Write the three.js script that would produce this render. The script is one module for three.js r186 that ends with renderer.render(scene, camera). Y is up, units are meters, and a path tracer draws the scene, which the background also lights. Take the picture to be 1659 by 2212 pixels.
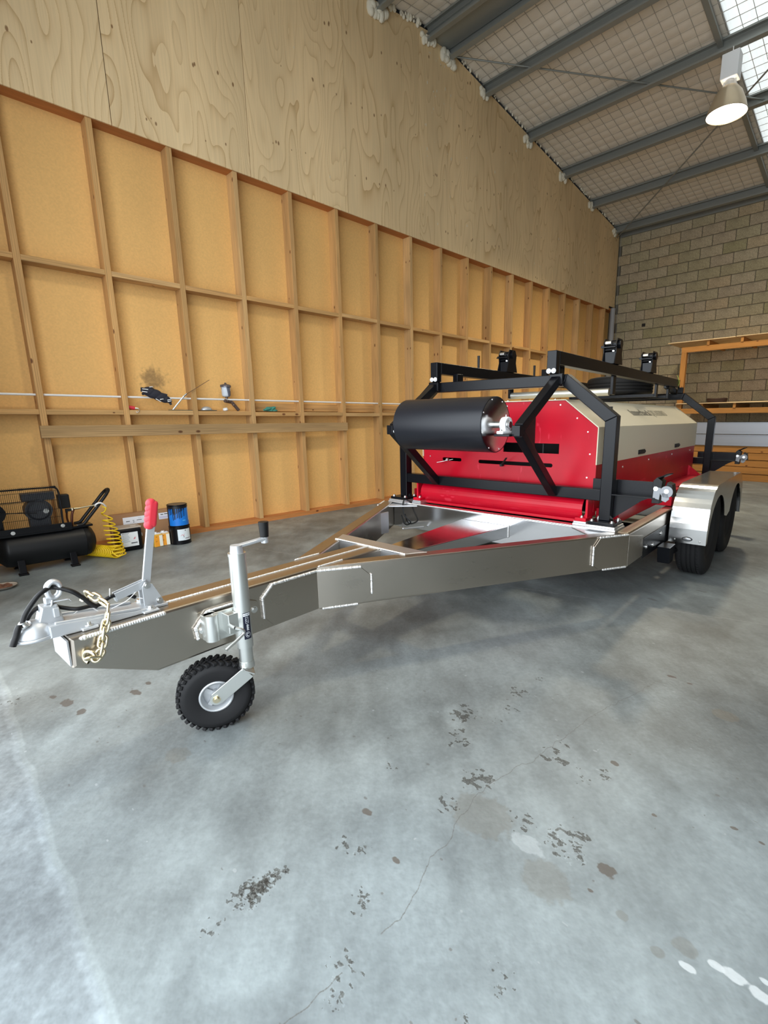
import * as THREE from 'three';
import { RoundedBoxGeometry } from 'three/addons/geometries/RoundedBoxGeometry.js';
import { mergeGeometries } from 'three/addons/utils/BufferGeometryUtils.js';
import { RectAreaLightUniformsLib } from 'three/addons/lights/RectAreaLightUniformsLib.js';

// ---------------------------------------------------------------- camera, sky, daylight, exposure
const scene = new THREE.Scene();
const renderer = new THREE.WebGLRenderer({ antialias: true });
renderer.toneMapping = THREE.LinearToneMapping;
renderer.toneMappingExposure = 0.76;
renderer.shadowMap.enabled = true;
const FULL_W = 1838.7, FULL_H = 2260.5, FOCAL = 1043.35;          // lens centre lies right of and below the middle of the picture
const camera = new THREE.PerspectiveCamera(2 * Math.atan(FULL_H / 2 / FOCAL) * 180 / Math.PI, FULL_W / FULL_H, 0.05, 80);
camera.position.set(4.9793, 1.1041, 11.4587);
camera.rotation.set(-0.21, 0.7641, -0.0072, 'YXZ');
camera.setViewOffset(FULL_W, FULL_H, 0, 0, 1659, 2212);
scene.background = new THREE.Color().setRGB(3.0, 3.25, 3.45);       // overcast sky
RectAreaLightUniformsLib.init();
const doorLight = new THREE.RectAreaLight(new THREE.Color().setRGB(0.93, 1.0, 1.06), 3.3, 5.6, 4.3);   // daylight through the open roller door
doorLight.position.set(4.1, 2.2, 11.95);
doorLight.rotation.set(0, 0, 0);
scene.add(doorLight);

// ---------------------------------------------------------------- helpers
const V = (x, y, z) => new THREE.Vector3(x, y, z);
let seed = 7;
const rnd = () => { seed = (seed * 1664525 + 1013904223) >>> 0; return seed / 4294967296; };
const rr = (a, b) => a + (b - a) * rnd();
const hash = (x, y, s) => { let h = Math.imul(x | 0, 374761393) ^ Math.imul(y | 0, 668265263) ^ Math.imul(s | 0, 974711); h = Math.imul(h ^ (h >>> 13), 1274126177); return ((h ^ (h >>> 16)) >>> 0) / 4294967296; };
const vn = (x, y, s) => {
  const ix = Math.floor(x), iy = Math.floor(y); let fx = x - ix, fy = y - iy; fx = fx * fx * (3 - 2 * fx); fy = fy * fy * (3 - 2 * fy);
  const a = hash(ix, iy, s), b = hash(ix + 1, iy, s), c = hash(ix, iy + 1, s), d = hash(ix + 1, iy + 1, s);
  return a + (b - a) * fx + (c - a) * fy + (a - b - c + d) * fx * fy;
};
const fbm = (x, y, o, s) => { let v = 0, a = 0.5, t = 0; for (let i = 0; i < o; i++) { v += a * vn(x, y, s + i * 17); t += a; a *= 0.5; x = x * 2.03 + 3.1; y = y * 2.03 + 1.7; } return v / t; };
const clamp = (x, a, b) => Math.min(b, Math.max(a, x)), mix = (a, b, t) => a + (b - a) * t, sst = (a, b, x) => { const t = clamp((x - a) / (b - a), 0, 1); return t * t * (3 - 2 * t); };
function tex(w, h, fn, color = true) {                              // fn(u, v) gives bytes [r, g, b] or one grey byte
  const d = new Uint8Array(w * h * 4);
  for (let j = 0, o = 0; j < h; j++) for (let i = 0; i < w; i++, o += 4) {
    const c = fn((i + 0.5) / w, (j + 0.5) / h);
    if (typeof c === 'number') d[o] = d[o + 1] = d[o + 2] = clamp(c, 0, 255); else { d[o] = clamp(c[0], 0, 255); d[o + 1] = clamp(c[1], 0, 255); d[o + 2] = clamp(c[2], 0, 255); }
    d[o + 3] = 255;
  }
  const t = new THREE.DataTexture(d, w, h); t.magFilter = t.minFilter = THREE.LinearFilter; t.wrapS = t.wrapT = THREE.MirroredRepeatWrapping;
  if (color) t.colorSpace = THREE.SRGBColorSpace; t.needsUpdate = true; return t;
}
function canvasTex(w, h, draw) {
  const c = document.createElement('canvas'); c.width = w; c.height = h; draw(c.getContext('2d'), w, h);
  const t = new THREE.CanvasTexture(c); t.colorSpace = THREE.SRGBColorSpace; t.magFilter = THREE.LinearFilter; return t;
}
const std = (o) => new THREE.MeshStandardMaterial(o), phys = (o) => new THREE.MeshPhysicalMaterial(o);
const lin = (r, g, b) => new THREE.Color().setRGB(r, g, b);

const taken = new Map();
const numbered = (n) => { const k = taken.get(n) ?? 0; taken.set(n, k + 1); return k ? n + '_' + String(k).padStart(3, '0') : n; };
const clean = (g) => { let q = g.index ? g.toNonIndexed() : g; if (!q.attributes.uv) q.setAttribute('uv', new THREE.BufferAttribute(new Float32Array(q.attributes.position.count * 2), 2)); for (const k of Object.keys(q.attributes)) if (!['position', 'normal', 'uv'].includes(k)) q.deleteAttribute(k); q.clearGroups(); return q; };
const join = (list) => list.length === 1 ? list[0] : mergeGeometries(list.map(clean), false);
function part(name, geos, m, parent, label) {                       // one named Mesh under its thing (or under the scene)
  const o = new THREE.Mesh(join([].concat(geos)), m);
  o.name = parent === scene ? numbered(name) : name; o.castShadow = o.receiveShadow = true;
  if (label) o.userData.label = label;
  parent.add(o); return o;
}
function tag(o, label, category, group) { o.userData.label = label; o.userData.category = category; if (group) o.userData.group = group; return o; }
function thing(name, label, category, p = [0, 0, 0], turn = 0, group) {
  const o = new THREE.Group(); o.name = numbered(name); o.position.set(...p); o.rotation.y = turn; scene.add(o); return tag(o, label, category, group);
}
function sub(name, parent, label) { const o = new THREE.Group(); o.name = name; if (label) o.userData.label = label; parent.add(o); return o; }
function structure(name) { const o = new THREE.Group(); o.name = numbered(name); o.userData.kind = 'structure'; scene.add(o); return o; }

// uv in metres, the grain along one axis
function muv(g, long = 'z', ox = 0, oy = 0) {
  g = clean(g); const p = g.attributes.position, n = g.attributes.normal, uv = g.attributes.uv, I = { x: 0, y: 1, z: 2 }[long];
  for (let i = 0; i < p.count; i++) {
    const q = [p.getX(i), p.getY(i), p.getZ(i)], m = [Math.abs(n.getX(i)), Math.abs(n.getY(i)), Math.abs(n.getZ(i))];
    let k = m.indexOf(Math.max(...m)), a = [0, 1, 2].filter((t) => t !== I && t !== k);
    if (k === I) uv.setXY(i, q[(I + 1) % 3] + ox, q[(I + 2) % 3] + oy); else uv.setXY(i, q[a[0]] + (a[0] > k ? 0 : 0.37) + ox, q[I] + oy);
  }
  return g;
}
const box = (w, h, d, x = 0, y = 0, z = 0, r = 0, s = 1) => (r ? new RoundedBoxGeometry(w, h, d, s, r) : new THREE.BoxGeometry(w, h, d)).translate(x, y, z);
const span = (x0, x1, y0, y1, z0, z1, r = 0, s = 1) => box(x1 - x0, y1 - y0, z1 - z0, (x0 + x1) / 2, (y0 + y1) / 2, (z0 + z1) / 2, r, s);
function bar(a, b, w, h, up = V(0, 1, 0), r = 0.004, s = 1) {       // rectangular section from a to b: h along up, w across
  a = V(...a); b = V(...b); const d = b.clone().sub(a), L = d.length(); d.normalize();
  const side = V(0, 0, 0).crossVectors(up, d).normalize(), u2 = V(0, 0, 0).crossVectors(d, side);
  const g = muv(r ? new RoundedBoxGeometry(w, h, L, s, r) : new THREE.BoxGeometry(w, h, L), 'z', rr(0, 3), rr(0, 3));
  return g.applyMatrix4(new THREE.Matrix4().makeBasis(side, u2, d).setPosition(a.add(b).multiplyScalar(0.5)));
}
function cyl(a, b, r0, r1 = r0, n = 16, open = false) {
  a = V(...a); b = V(...b); const d = b.clone().sub(a), L = d.length();
  const g = new THREE.CylinderGeometry(r1, r0, L, n, 1, open);
  return g.applyQuaternion(new THREE.Quaternion().setFromUnitVectors(V(0, 1, 0), d.normalize())).translate((a.x + b.x) / 2, (a.y + b.y) / 2, (a.z + b.z) / 2);
}
const hex = (a, b, r) => cyl(a, b, r, r, 6);
const tube = (pts, r, n = 40, k = 8, closed = false) => new THREE.TubeGeometry(new THREE.CatmullRomCurve3(pts.map((p) => V(...p)), closed), n, r, k, closed);
const ball = (x, y, z, r, sx = 1, sy = 1, sz = 1, n = 10) => new THREE.SphereGeometry(r, n, Math.max(5, n * 0.7 | 0)).scale(sx, sy, sz).translate(x, y, z);
const lathe = (pts, n = 40) => new THREE.LatheGeometry(pts.map((p) => new THREE.Vector2(p[0], p[1])), n);
const aim = (g, dir, at) => g.applyQuaternion(new THREE.Quaternion().setFromUnitVectors(V(0, 1, 0), V(...dir).normalize())).translate(...at);
function ext(pts, depth, bevel, holes = []) {
  const s = new THREE.Shape(pts.map((p) => new THREE.Vector2(p[0], p[1]))); for (const h of holes) s.holes.push(h instanceof THREE.Path ? h : new THREE.Path(h.map((p) => new THREE.Vector2(p[0], p[1]))));
  return new THREE.ExtrudeGeometry(s, { depth: depth - 2 * bevel, bevelEnabled: bevel > 0, bevelSize: bevel, bevelThickness: bevel, bevelOffset: -bevel, bevelSegments: 2, curveSegments: 16 }).translate(0, 0, bevel);
}
const prismZY = (pts, x0, x1, bevel = 0, holes) => ext(pts, x1 - x0, bevel, holes).applyMatrix4(new THREE.Matrix4().makeBasis(V(0, 0, 1), V(0, 1, 0), V(-1, 0, 0))).translate(x1, 0, 0);
const prismXZ = (pts, y0, y1, bevel = 0, holes) => ext(pts, y1 - y0, bevel, holes).applyMatrix4(new THREE.Matrix4().makeBasis(V(1, 0, 0), V(0, 0, 1), V(0, -1, 0))).translate(0, y1, 0);
const prismXY = (pts, z0, z1, bevel = 0, holes) => ext(pts, z1 - z0, bevel, holes).translate(0, 0, z0);
const flipX = (g) => { g = clean(join([].concat(g)).clone()); g.scale(-1, 1, 1); const p = g.attributes; for (const k of ['position', 'normal', 'uv']) { const a = p[k].array, n = p[k].itemSize; for (let i = 0; i < p[k].count; i += 3) for (let c = 0; c < n; c++) { const t = a[(i + 1) * n + c]; a[(i + 1) * n + c] = a[(i + 2) * n + c]; a[(i + 2) * n + c] = t; } } return g; };
function weld(lines, r, m, parent) {                                // overlapping beads along polylines
  const g = [];
  for (const L of lines) for (let i = 0; i + 1 < L.length; i++) {
    const a = V(...L[i]), b = V(...L[i + 1]), n = Math.max(1, Math.round(a.distanceTo(b) / (r * 0.95)));
    for (let k = 0; k <= n; k++) { const p = a.clone().lerp(b, k / n); const s = rr(0.85, 1.15); g.push(ball(p.x, p.y, p.z, r * s, 1, 1, 1, 7)); }
  }
  return part('weld_bead', g, m, parent);
}
const bolts = (list, dir, r, h, m, parent, name = 'bolt') => list.map((p) => part(name, [hex(p, [p[0] + dir[0] * h, p[1] + dir[1] * h, p[2] + dir[2] * h], r), cyl(p, [p[0] + dir[0] * h * 0.35, p[1] + dir[1] * h * 0.35, p[2] + dir[2] * h * 0.35], r * 1.5)], m, parent));

// ---------------------------------------------------------------- textures and materials
const timberTex = tex(256, 2048, (u, v) => {                        // 0.4 m across, 3.2 m along the grain
  const x = u * 0.4, y = v * 3.2, w = fbm(x * 9, y * 1.1, 3, 5) * 0.05 + 0.004 * Math.sin(y * 3);
  let f = Math.sin((x + w) * 420 + fbm(x * 30, y * 2, 2, 9) * 4), g = 0.5 + 0.5 * f, t = 0.86 + 0.10 * g + (fbm(x * 220, y * 6, 2, 3) - 0.5) * 0.16 + (fbm(x * 12, y * 1.6, 3, 21) - 0.5) * 0.22;
  let k = 0;
  for (let i = 0; i < 9; i++) { const kx = hash(i, 1, 31) * 0.4, ky = (i + hash(i, 2, 31) * 0.9) * 0.355, d = Math.hypot((x - kx) * 1.4, (y - ky) * 0.75) / (0.006 + 0.009 * hash(i, 3, 31)); k = Math.max(k, 1 - sst(0.6, 1.5, d)); }
  return [mix(214 * t, 112, k), mix(172 * t, 72, k), mix(116 * t, 40, k)];
});
timberTex.repeat.set(2.5, 1 / 3.2);
const timbers = [[1, 1, 1], [0.92, 0.86, 0.78], [1.0, 0.93, 0.82], [0.84, 0.80, 0.72]].map((c) => std({ map: timberTex, color: lin(...c), roughness: 0.82 }));
const greyTimber = std({ map: timberTex, color: lin(0.66, 0.68, 0.72), roughness: 0.9 }), redTimber = std({ map: timberTex, color: lin(0.86, 0.55, 0.36), roughness: 0.85 }), orangeTimber = std({ map: timberTex, color: lin(0.80, 0.58, 0.32), roughness: 0.8 });
function plyTexture(s, freq, knots) {                               // 1.2 m by 3.6 m
  return tex(640, 1920, (u, v) => {
    const x = u * 1.2, y = v * 3.6;
    const h = fbm(x * 2.1 + 5, y * 0.5, 3, s) * freq * 1.7 + 0.3 * vn(x * 7, y * 1.3, s + 3) + x * 1.6;
    const fr = h * 2.6 - Math.floor(h * 2.6), line = (Math.pow(fr, 9) + 0.25 * fr * fr) * (0.25 + 0.95 * vn(x * 3, y * 0.9, s + 50));
    let t = 1 - 0.12 * line + (fbm(x * 120, y * 4, 2, s + 7) - 0.5) * 0.06 + (fbm(x * 2.1, y * 0.7, 3, s + 9) - 0.5) * 0.12, k = 0;
    for (let i = 0; i < knots; i++) { const kx = 0.05 + hash(i, 1, s) * 1.1, row = Math.floor(i / 5), ky = row * 0.62 + 0.12 + hash(row, 7, s) * 0.3 - kx * 0.05 + hash(i, 2, s) * 0.05, d = Math.hypot((x - kx) * 1.9, y - ky) / (0.008 + 0.012 * hash(i, 3, s)); k = Math.max(k, 1 - sst(0.55, 1.25, d)); }
    return [mix(231 * t, 128, k * 0.85), mix(203 * t - 9 * line, 94, k * 0.85), mix(157 * t - 16 * line, 60, k * 0.85)];
  });
}
const plyMats = [[11, 4.2, 14], [29, 3.6, 20], [47, 5.4, 26]].map(([s, f, k]) => { const t = plyTexture(s, f, k); t.repeat.set(1 / 1.2, 1 / 3.6); return std({ map: t, roughness: 0.72 }); });
const sheetTex = tex(1024, 1024, (u, v) => { const x = u * 2.4, y = v * 2.4, w = Math.sin(x * 900) * Math.sin(y * 900), t = 1 + (fbm(x * 90, y * 90, 2, 3) - 0.5) * 0.07 + w * 0.02 + (fbm(x * 2.2, y * 0.8, 3, 8) - 0.5) * 0.1; return [226 * t, 179 * t, 110 * t]; });
sheetTex.repeat.set(1 / 2.4, 1 / 2.4);
const M = {};
M.backing = std({ map: sheetTex, roughness: 0.75 });
const alRough = tex(512, 512, (u, v) => 205 + (fbm(u * 5, v * 60, 3, 4) - 0.5) * 30 + (fbm(u * 5, v * 5, 4, 14) - 0.5) * 90, false);
alRough.repeat.set(1.3, 1.3);
M.alu = std({ color: lin(0.47, 0.425, 0.37), metalness: 1, roughness: 0.4, roughnessMap: alRough });
M.aluBright = std({ color: lin(0.70, 0.71, 0.73), metalness: 1, roughness: 0.42 });
M.aluMirror = std({ color: lin(0.62, 0.62, 0.63), metalness: 1, roughness: 0.22, roughnessMap: alRough });
M.aluGuard = std({ color: lin(0.54, 0.54, 0.535), metalness: 1, roughness: 0.23, roughnessMap: alRough });
M.weld = std({ color: lin(0.82, 0.82, 0.81), metalness: 0.85, roughness: 0.42 });
M.cast = std({ color: lin(0.50, 0.52, 0.54), metalness: 0.55, roughness: 0.42 });
M.zinc = std({ color: lin(0.66, 0.68, 0.66), metalness: 0.9, roughness: 0.34 });
M.gold = std({ color: lin(0.70, 0.63, 0.45), metalness: 1, roughness: 0.28 });
M.steel = std({ color: lin(0.75, 0.75, 0.74), metalness: 1, roughness: 0.3 });
M.black = phys({ color: lin(0.004, 0.0045, 0.0065), roughness: 0.26, specularIntensity: 0.5 });
M.roller = phys({ color: lin(0.009, 0.010, 0.014), roughness: 0.31, specularIntensity: 0.75 });
M.matt = std({ color: lin(0.012, 0.012, 0.013), roughness: 0.7 });
M.rubber = phys({ color: lin(0.010, 0.010, 0.011), roughness: 0.68, specularIntensity: 0.6 });
M.plastic = phys({ color: lin(0.007, 0.007, 0.0075), roughness: 0.45, specularIntensity: 0.6 });
const redTex = tex(512, 512, (u, v) => { const s = sst(0.74, 0.8, fbm(u * 60, v * 14, 2, 8)) * sst(0.5, 0.7, fbm(u * 5, v * 5, 2, 18)), t = 1 + (fbm(u * 8, v * 8, 3, 2) - 0.5) * 0.12; return [mix(188 * t, 226, s * 0.5), mix(8 * t, 110, s * 0.35), mix(36 * t, 116, s * 0.35)]; });
M.red = phys({ map: redTex, roughness: 0.34, specularIntensity: 0.6 });
M.cream = phys({ color: lin(0.76, 0.69, 0.52), roughness: 0.42, specularIntensity: 0.7 });
M.white = std({ color: lin(0.78, 0.79, 0.8), roughness: 0.5 });
M.redGrip = std({ color: lin(0.60, 0.03, 0.05), roughness: 0.45 });
M.purlin = std({ color: lin(0.27, 0.28, 0.26), roughness: 0.45, metalness: 0.35 });
M.foam = std({ color: lin(0.74, 0.69, 0.56), roughness: 0.9 });
M.pvc = std({ color: lin(0.80, 0.80, 0.79), roughness: 0.45 });
M.greyPipe = std({ color: lin(0.34, 0.34, 0.34), roughness: 0.5 });
M.yellow = std({ color: lin(0.78, 0.52, 0.01), roughness: 0.4 });
M.ratchet = std({ color: lin(0.24, 0.25, 0.27), roughness: 0.55 });
M.dark = std({ color: lin(0.02, 0.018, 0.016), roughness: 0.8 });
// ---------------------------------------------------------------- floor
const RX = 9.5, FZ = 11.5;                                          // room: x 0..RX, z 0..FZ, roller door in the wall at FZ
const floorBase = (x, z) => {
  const big = fbm(x * 0.9 + 7, z * 0.9, 4, 40) - 0.5, mid = fbm(x * 4.2 + z * 1.3, z * 4.2 - x * 0.8, 4, 60) - 0.5;
  const a = x * 0.78 + z * 0.62, b = -x * 0.62 + z * 0.78, streak = fbm(a * 5, b * 17, 3, 70) - 0.5, fine = fbm(x * 90, z * 90, 2, 80) - 0.5;
  const blotch = sst(0.54, 0.66, fbm(x * 2.3 + 11, z * 2.3, 4, 90));
  const t = 1 + big * 0.30 + mid * 0.36 + streak * 0.2 + fine * 0.12 - blotch * 0.10, warm = (fbm(x * 0.8, z * 0.8 + 30, 3, 99) - 0.5) * 12;
  return [121 * t + warm, 128 * t, 129 * t - warm];
};
function floorTexture(n, x0, z0, w, h, marks) {
  const d = new Uint8Array(n * n * 4), px = (x) => (x - x0) / w * n, pz = (z) => (z - z0) / h * n;
  const apron = (x, z, c) => { const e = 11.36 + 0.008 * (x - 3) + (vn(x * 9, 2, 5) - 0.5) * 0.02, k = sst(e, e + 0.012, z), r = 1 + (fbm(x * 60, z * 60, 3, 77) - 0.5) * 0.2; const lip = sst(e - 0.012, e - 0.004, z) * (1 - sst(e + 0.016, e + 0.03, z)) * 0.10; return c.map((q, i) => q * mix(1, r * [1.0, 1.0, 1.015][i], k) * (1 + lip)); };
  for (let j = 0, o = 0; j < n; j++) for (let i = 0; i < n; i++, o += 4) { const x = x0 + (i + 0.5) / n * w, z = z0 + (j + 0.5) / n * h; let c = floorBase(x, z); if (z > 11.2) c = apron(x, z, c); d[o] = clamp(c[0], 0, 255); d[o + 1] = clamp(c[1], 0, 255); d[o + 2] = clamp(c[2], 0, 255); d[o + 3] = 255; }
  const dab = (x, z, rx, rz, col, al, rag, s) => {                  // a stain or chip with a ragged outline
    const i0 = Math.floor(px(x - rx * 1.6)), i1 = Math.ceil(px(x + rx * 1.6)), j0 = Math.floor(pz(z - rz * 1.6)), j1 = Math.ceil(pz(z + rz * 1.6));
    for (let j = Math.max(0, j0); j <= Math.min(n - 1, j1); j++) for (let i = Math.max(0, i0); i <= Math.min(n - 1, i1); i++) {
      const X = x0 + i / n * w, Z = z0 + j / n * h, q = Math.hypot((X - x) / rx, (Z - z) / rz) + (fbm(X * 70 + s, Z * 70, 3, s) - 0.5) * rag, k = (1 - sst(0.8, 1.02, q)) * al; if (k <= 0) continue;
      const o = (j * n + i) * 4; for (let c = 0; c < 3; c++) d[o + c] = clamp(mix(d[o + c], col[c], k), 0, 255);
    }
  };
  const line = (pts, wd, col, al) => { for (let k = 0; k + 1 < pts.length; k++) { const [ax, az] = pts[k], [bx, bz] = pts[k + 1], m = Math.ceil(Math.hypot(bx - ax, bz - az) / wd * 1.5); for (let q = 0; q < m; q++) { const t = q / m, x = mix(ax, bx, t), z = mix(az, bz, t), jx = (fbm(x * 40, z * 40, 2, 3) - 0.5) * 0.016; dab(x + jx, z + jx, wd, wd, col, al * (0.3 + hash(q, k, 4)), 0.3, q); } } };
  const chips = (x, z, r, den, s) => {                              // spalled concrete: ragged dark pits, light on their edges painted into the colour
    const f = 1 / (0.17 * r + 0.004), n0 = (X, Z) => fbm(X * f * 0.8 + s * 3.1, Z * f * 1.25 - s * 1.7, 3, 300 + s);
    for (let j = Math.max(0, Math.floor(pz(z - r))); j <= Math.min(n - 1, pz(z + r)); j++) for (let i = Math.max(0, Math.floor(px(x - r))); i <= Math.min(n - 1, px(x + r)); i++) {
      const X = x0 + i / n * w, Z = z0 + j / n * h, q = Math.hypot(X - x, Z - z) / r; if (q > 1) continue;
      const v = n0(X, Z), thr = 0.62 - 0.18 * Math.min(1, den) + 0.24 * q * q, k = sst(thr, thr + 0.05, v), o = (j * n + i) * 4, e = sst(thr - 0.03, thr, v) * (1 - k) * 0.25, g = 0.45 + 0.35 * hash(i >> 1, j >> 1, 5);
      for (let c = 0; c < 3; c++) d[o + c] = clamp(mix(d[o + c] * (1 + e * 0.5), d[o + c] * g * [1, 0.97, 0.94][c], k * 0.9), 0, 255);
    }
  };
  if (marks) marks(dab, line, chips);
  const t = new THREE.DataTexture(d, n, n); t.magFilter = t.minFilter = THREE.LinearFilter; t.wrapS = t.wrapT = THREE.ClampToEdgeWrapping; t.colorSpace = THREE.SRGBColorSpace; t.needsUpdate = true; return t;
}
const NX0 = 2.3, NX1 = 5.1, NZ0 = 8.8, NZ1 = 11.6;
const clusters = [[3.924, 10.16, .049, 60], [4.015, 10.283, .062, 22], [4.0, 9.89, .04, 18], [4.049, 10.006, .038, 18], [4.061, 10.108, .028, 10], [4.179, 10.401, .047, 60], [4.178, 10.538, .033, 40], [3.834, 10.462, .026, 14], [3.94, 10.547, .024, 12], [4.314, 10.12, .07, 22], [4.425, 10.177, .022, 12], [4.459, 10.103, .031, 14], [4.371, 10.436, .04, 24], [4.504, 10.421, .052, 60], [4.557, 10.792, .031, 12], [4.567, 10.827, .014, 5], [4.543, 10.913, .013, 5], [4.023, 11.169, .029, 12], [4.294, 11.011, .029, 22], [4.329, 11.036, .04, 16], [4.087, 10.819, .046, 14], [4.224, 10.899, .033, 9], [4.348, 11.067, .022, 8], [4.005, 9.734, .025, 10], [2.556, 11.342, .038, 12]];
const solids = [[4.202, 10.769, .013], [4.611, 10.427, .026], [4.603, 10.506, .008], [4.809, 10.063, .01], [4.636, 10.167, .009], [4.874, 10.068, .007], [4.422, 9.326, .018], [4.495, 9.337, .012], [4.467, 10.033, .015], [2.714, 11.194, .034], [2.832, 11.171, .027], [2.832, 10.98, .031], [2.625, 11.225, .019], [2.79, 10.919, .02], [4.028, 10.719, .017]];
const faints = [[4.662, 9.49, .05], [4.684, 10.513, .014], [4.807, 10.488, .026], [3.372, 11.003, .047], [4.513, 10.554, .068], [4.276, 10.504, .099], [4.768, 10.538, .015]];
const scuffs = [[4.823, 10.526, .016], [4.865, 10.483, .016], [4.897, 10.479, .024], [4.943, 10.482, .023], [4.945, 10.448, .012], [4.424, 10.497, .049]];
const nearFloor = floorTexture(2048, NX0, NZ0, NX1 - NX0, NZ1 - NZ0, (dab, line, chips) => {
  faints.forEach(([x, z, r], i) => dab(x, z, r, r * 0.8, [98, 93, 84], i ? 0.28 : 0.55, 0.5, i));
  solids.forEach(([x, z, r], i) => dab(x, z, r, r * 0.6, i === 6 || i === 7 ? [66, 52, 49] : [78, 70, 64], 0.7, 1.0, i + 20));
  clusters.forEach(([x, z, r, n], c) => chips(x, z, r * 1.25, n / 60, c));
  for (let k = 0; k < 6; k++) chips(4.02 + (hash(k, 2, 2) - 0.5) * 0.02, 10.975 + k * 0.021, 0.014 + 0.006 * k, 1.2, 70 + k);
  scuffs.forEach(([x, z, r], i) => dab(x, z, r, r * 0.55, [186, 192, 194], i === 5 ? 0.35 : 0.85, 0.6, i + 40));
  const crack = [[4.312, 10.913], [4.32, 10.86], [4.292, 10.771], [4.266, 10.707], [4.269, 10.628], [4.241, 10.581], [4.223, 10.458], [4.219, 10.37], [4.241, 10.287], [4.261, 10.208], [4.265, 10.141], [4.284, 9.996], [4.294, 9.834], [4.362, 9.551], [4.397, 9.381]];
  line(crack, 0.0013, [84, 82, 79], 0.34); line([[4.304, 11.149], [4.312, 11.106], [4.312, 11.063], [4.315, 11.021]], 0.0012, [80, 78, 74], 0.4);
  line([[2.98, 8.905], [4.624, 8.397]], 0.003, [150, 152, 150], 0.4);
  for (let k = 0; k < 240; k++) dab(rr(NX0, NX1), rr(NZ0, NZ1), rr(.002, .009), rr(.0015, .005), rnd() > 0.25 ? [82, 80, 77] : [160, 164, 165], 0.5, 0.6, k);
});
const farFloor = floorTexture(2048, 0, 0, RX, FZ + 0.2, (dab, line) => { line([[0, 9.82], [4.6, 8.4], [7, 7.66]], 0.005, [142, 144, 142], 0.4); for (let k = 0; k < 160; k++) dab(rr(0.3, 8), rr(2, 9), rr(.012, .04), rr(.008, .02), [90, 86, 81], 0.4, 0.9, k); });
const floorBump = tex(1024, 1024, (u, v) => 128 + (fbm(u * 30, v * 30, 4, 5) - 0.5) * 120 + (fbm(u * 240, v * 240, 2, 6) - 0.5) * 60, false); floorBump.repeat.set(2, 2);
const floorMat = (map) => std({ map, roughness: 0.5, bumpMap: floorBump, bumpScale: 0.0016 });
{
  const fl = structure('floor'), near = floorMat(nearFloor), far = floorMat(farFloor);
  const slab = (x0, x1, z0, z1, m, ux0, uz0, uw, uh) => { const g = clean(span(x0, x1, -0.12, 0, z0, z1)), p = g.attributes.position, uv = g.attributes.uv; for (let i = 0; i < p.count; i++) uv.setXY(i, (p.getX(i) - ux0) / uw, (p.getZ(i) - uz0) / uh); part('concrete_slab', g, m, fl); };
  slab(NX0, NX1, NZ0, NZ1, near, NX0, NZ0, NX1 - NX0, NZ1 - NZ0);
  for (const [a, b, c, d] of [[0, RX, 0, NZ0], [0, NX0, NZ0, NZ1], [NX1, RX, NZ0, NZ1]]) slab(a, b, c, d, far, 0, 0, RX, FZ + 0.2);
  const ap = structure('apron'); part('driveway', span(-4, 16, -0.12, -0.004, NZ1 + 0.001, 30), std({ color: lin(0.26, 0.27, 0.27), roughness: 0.9 }), ap);
}

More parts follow.
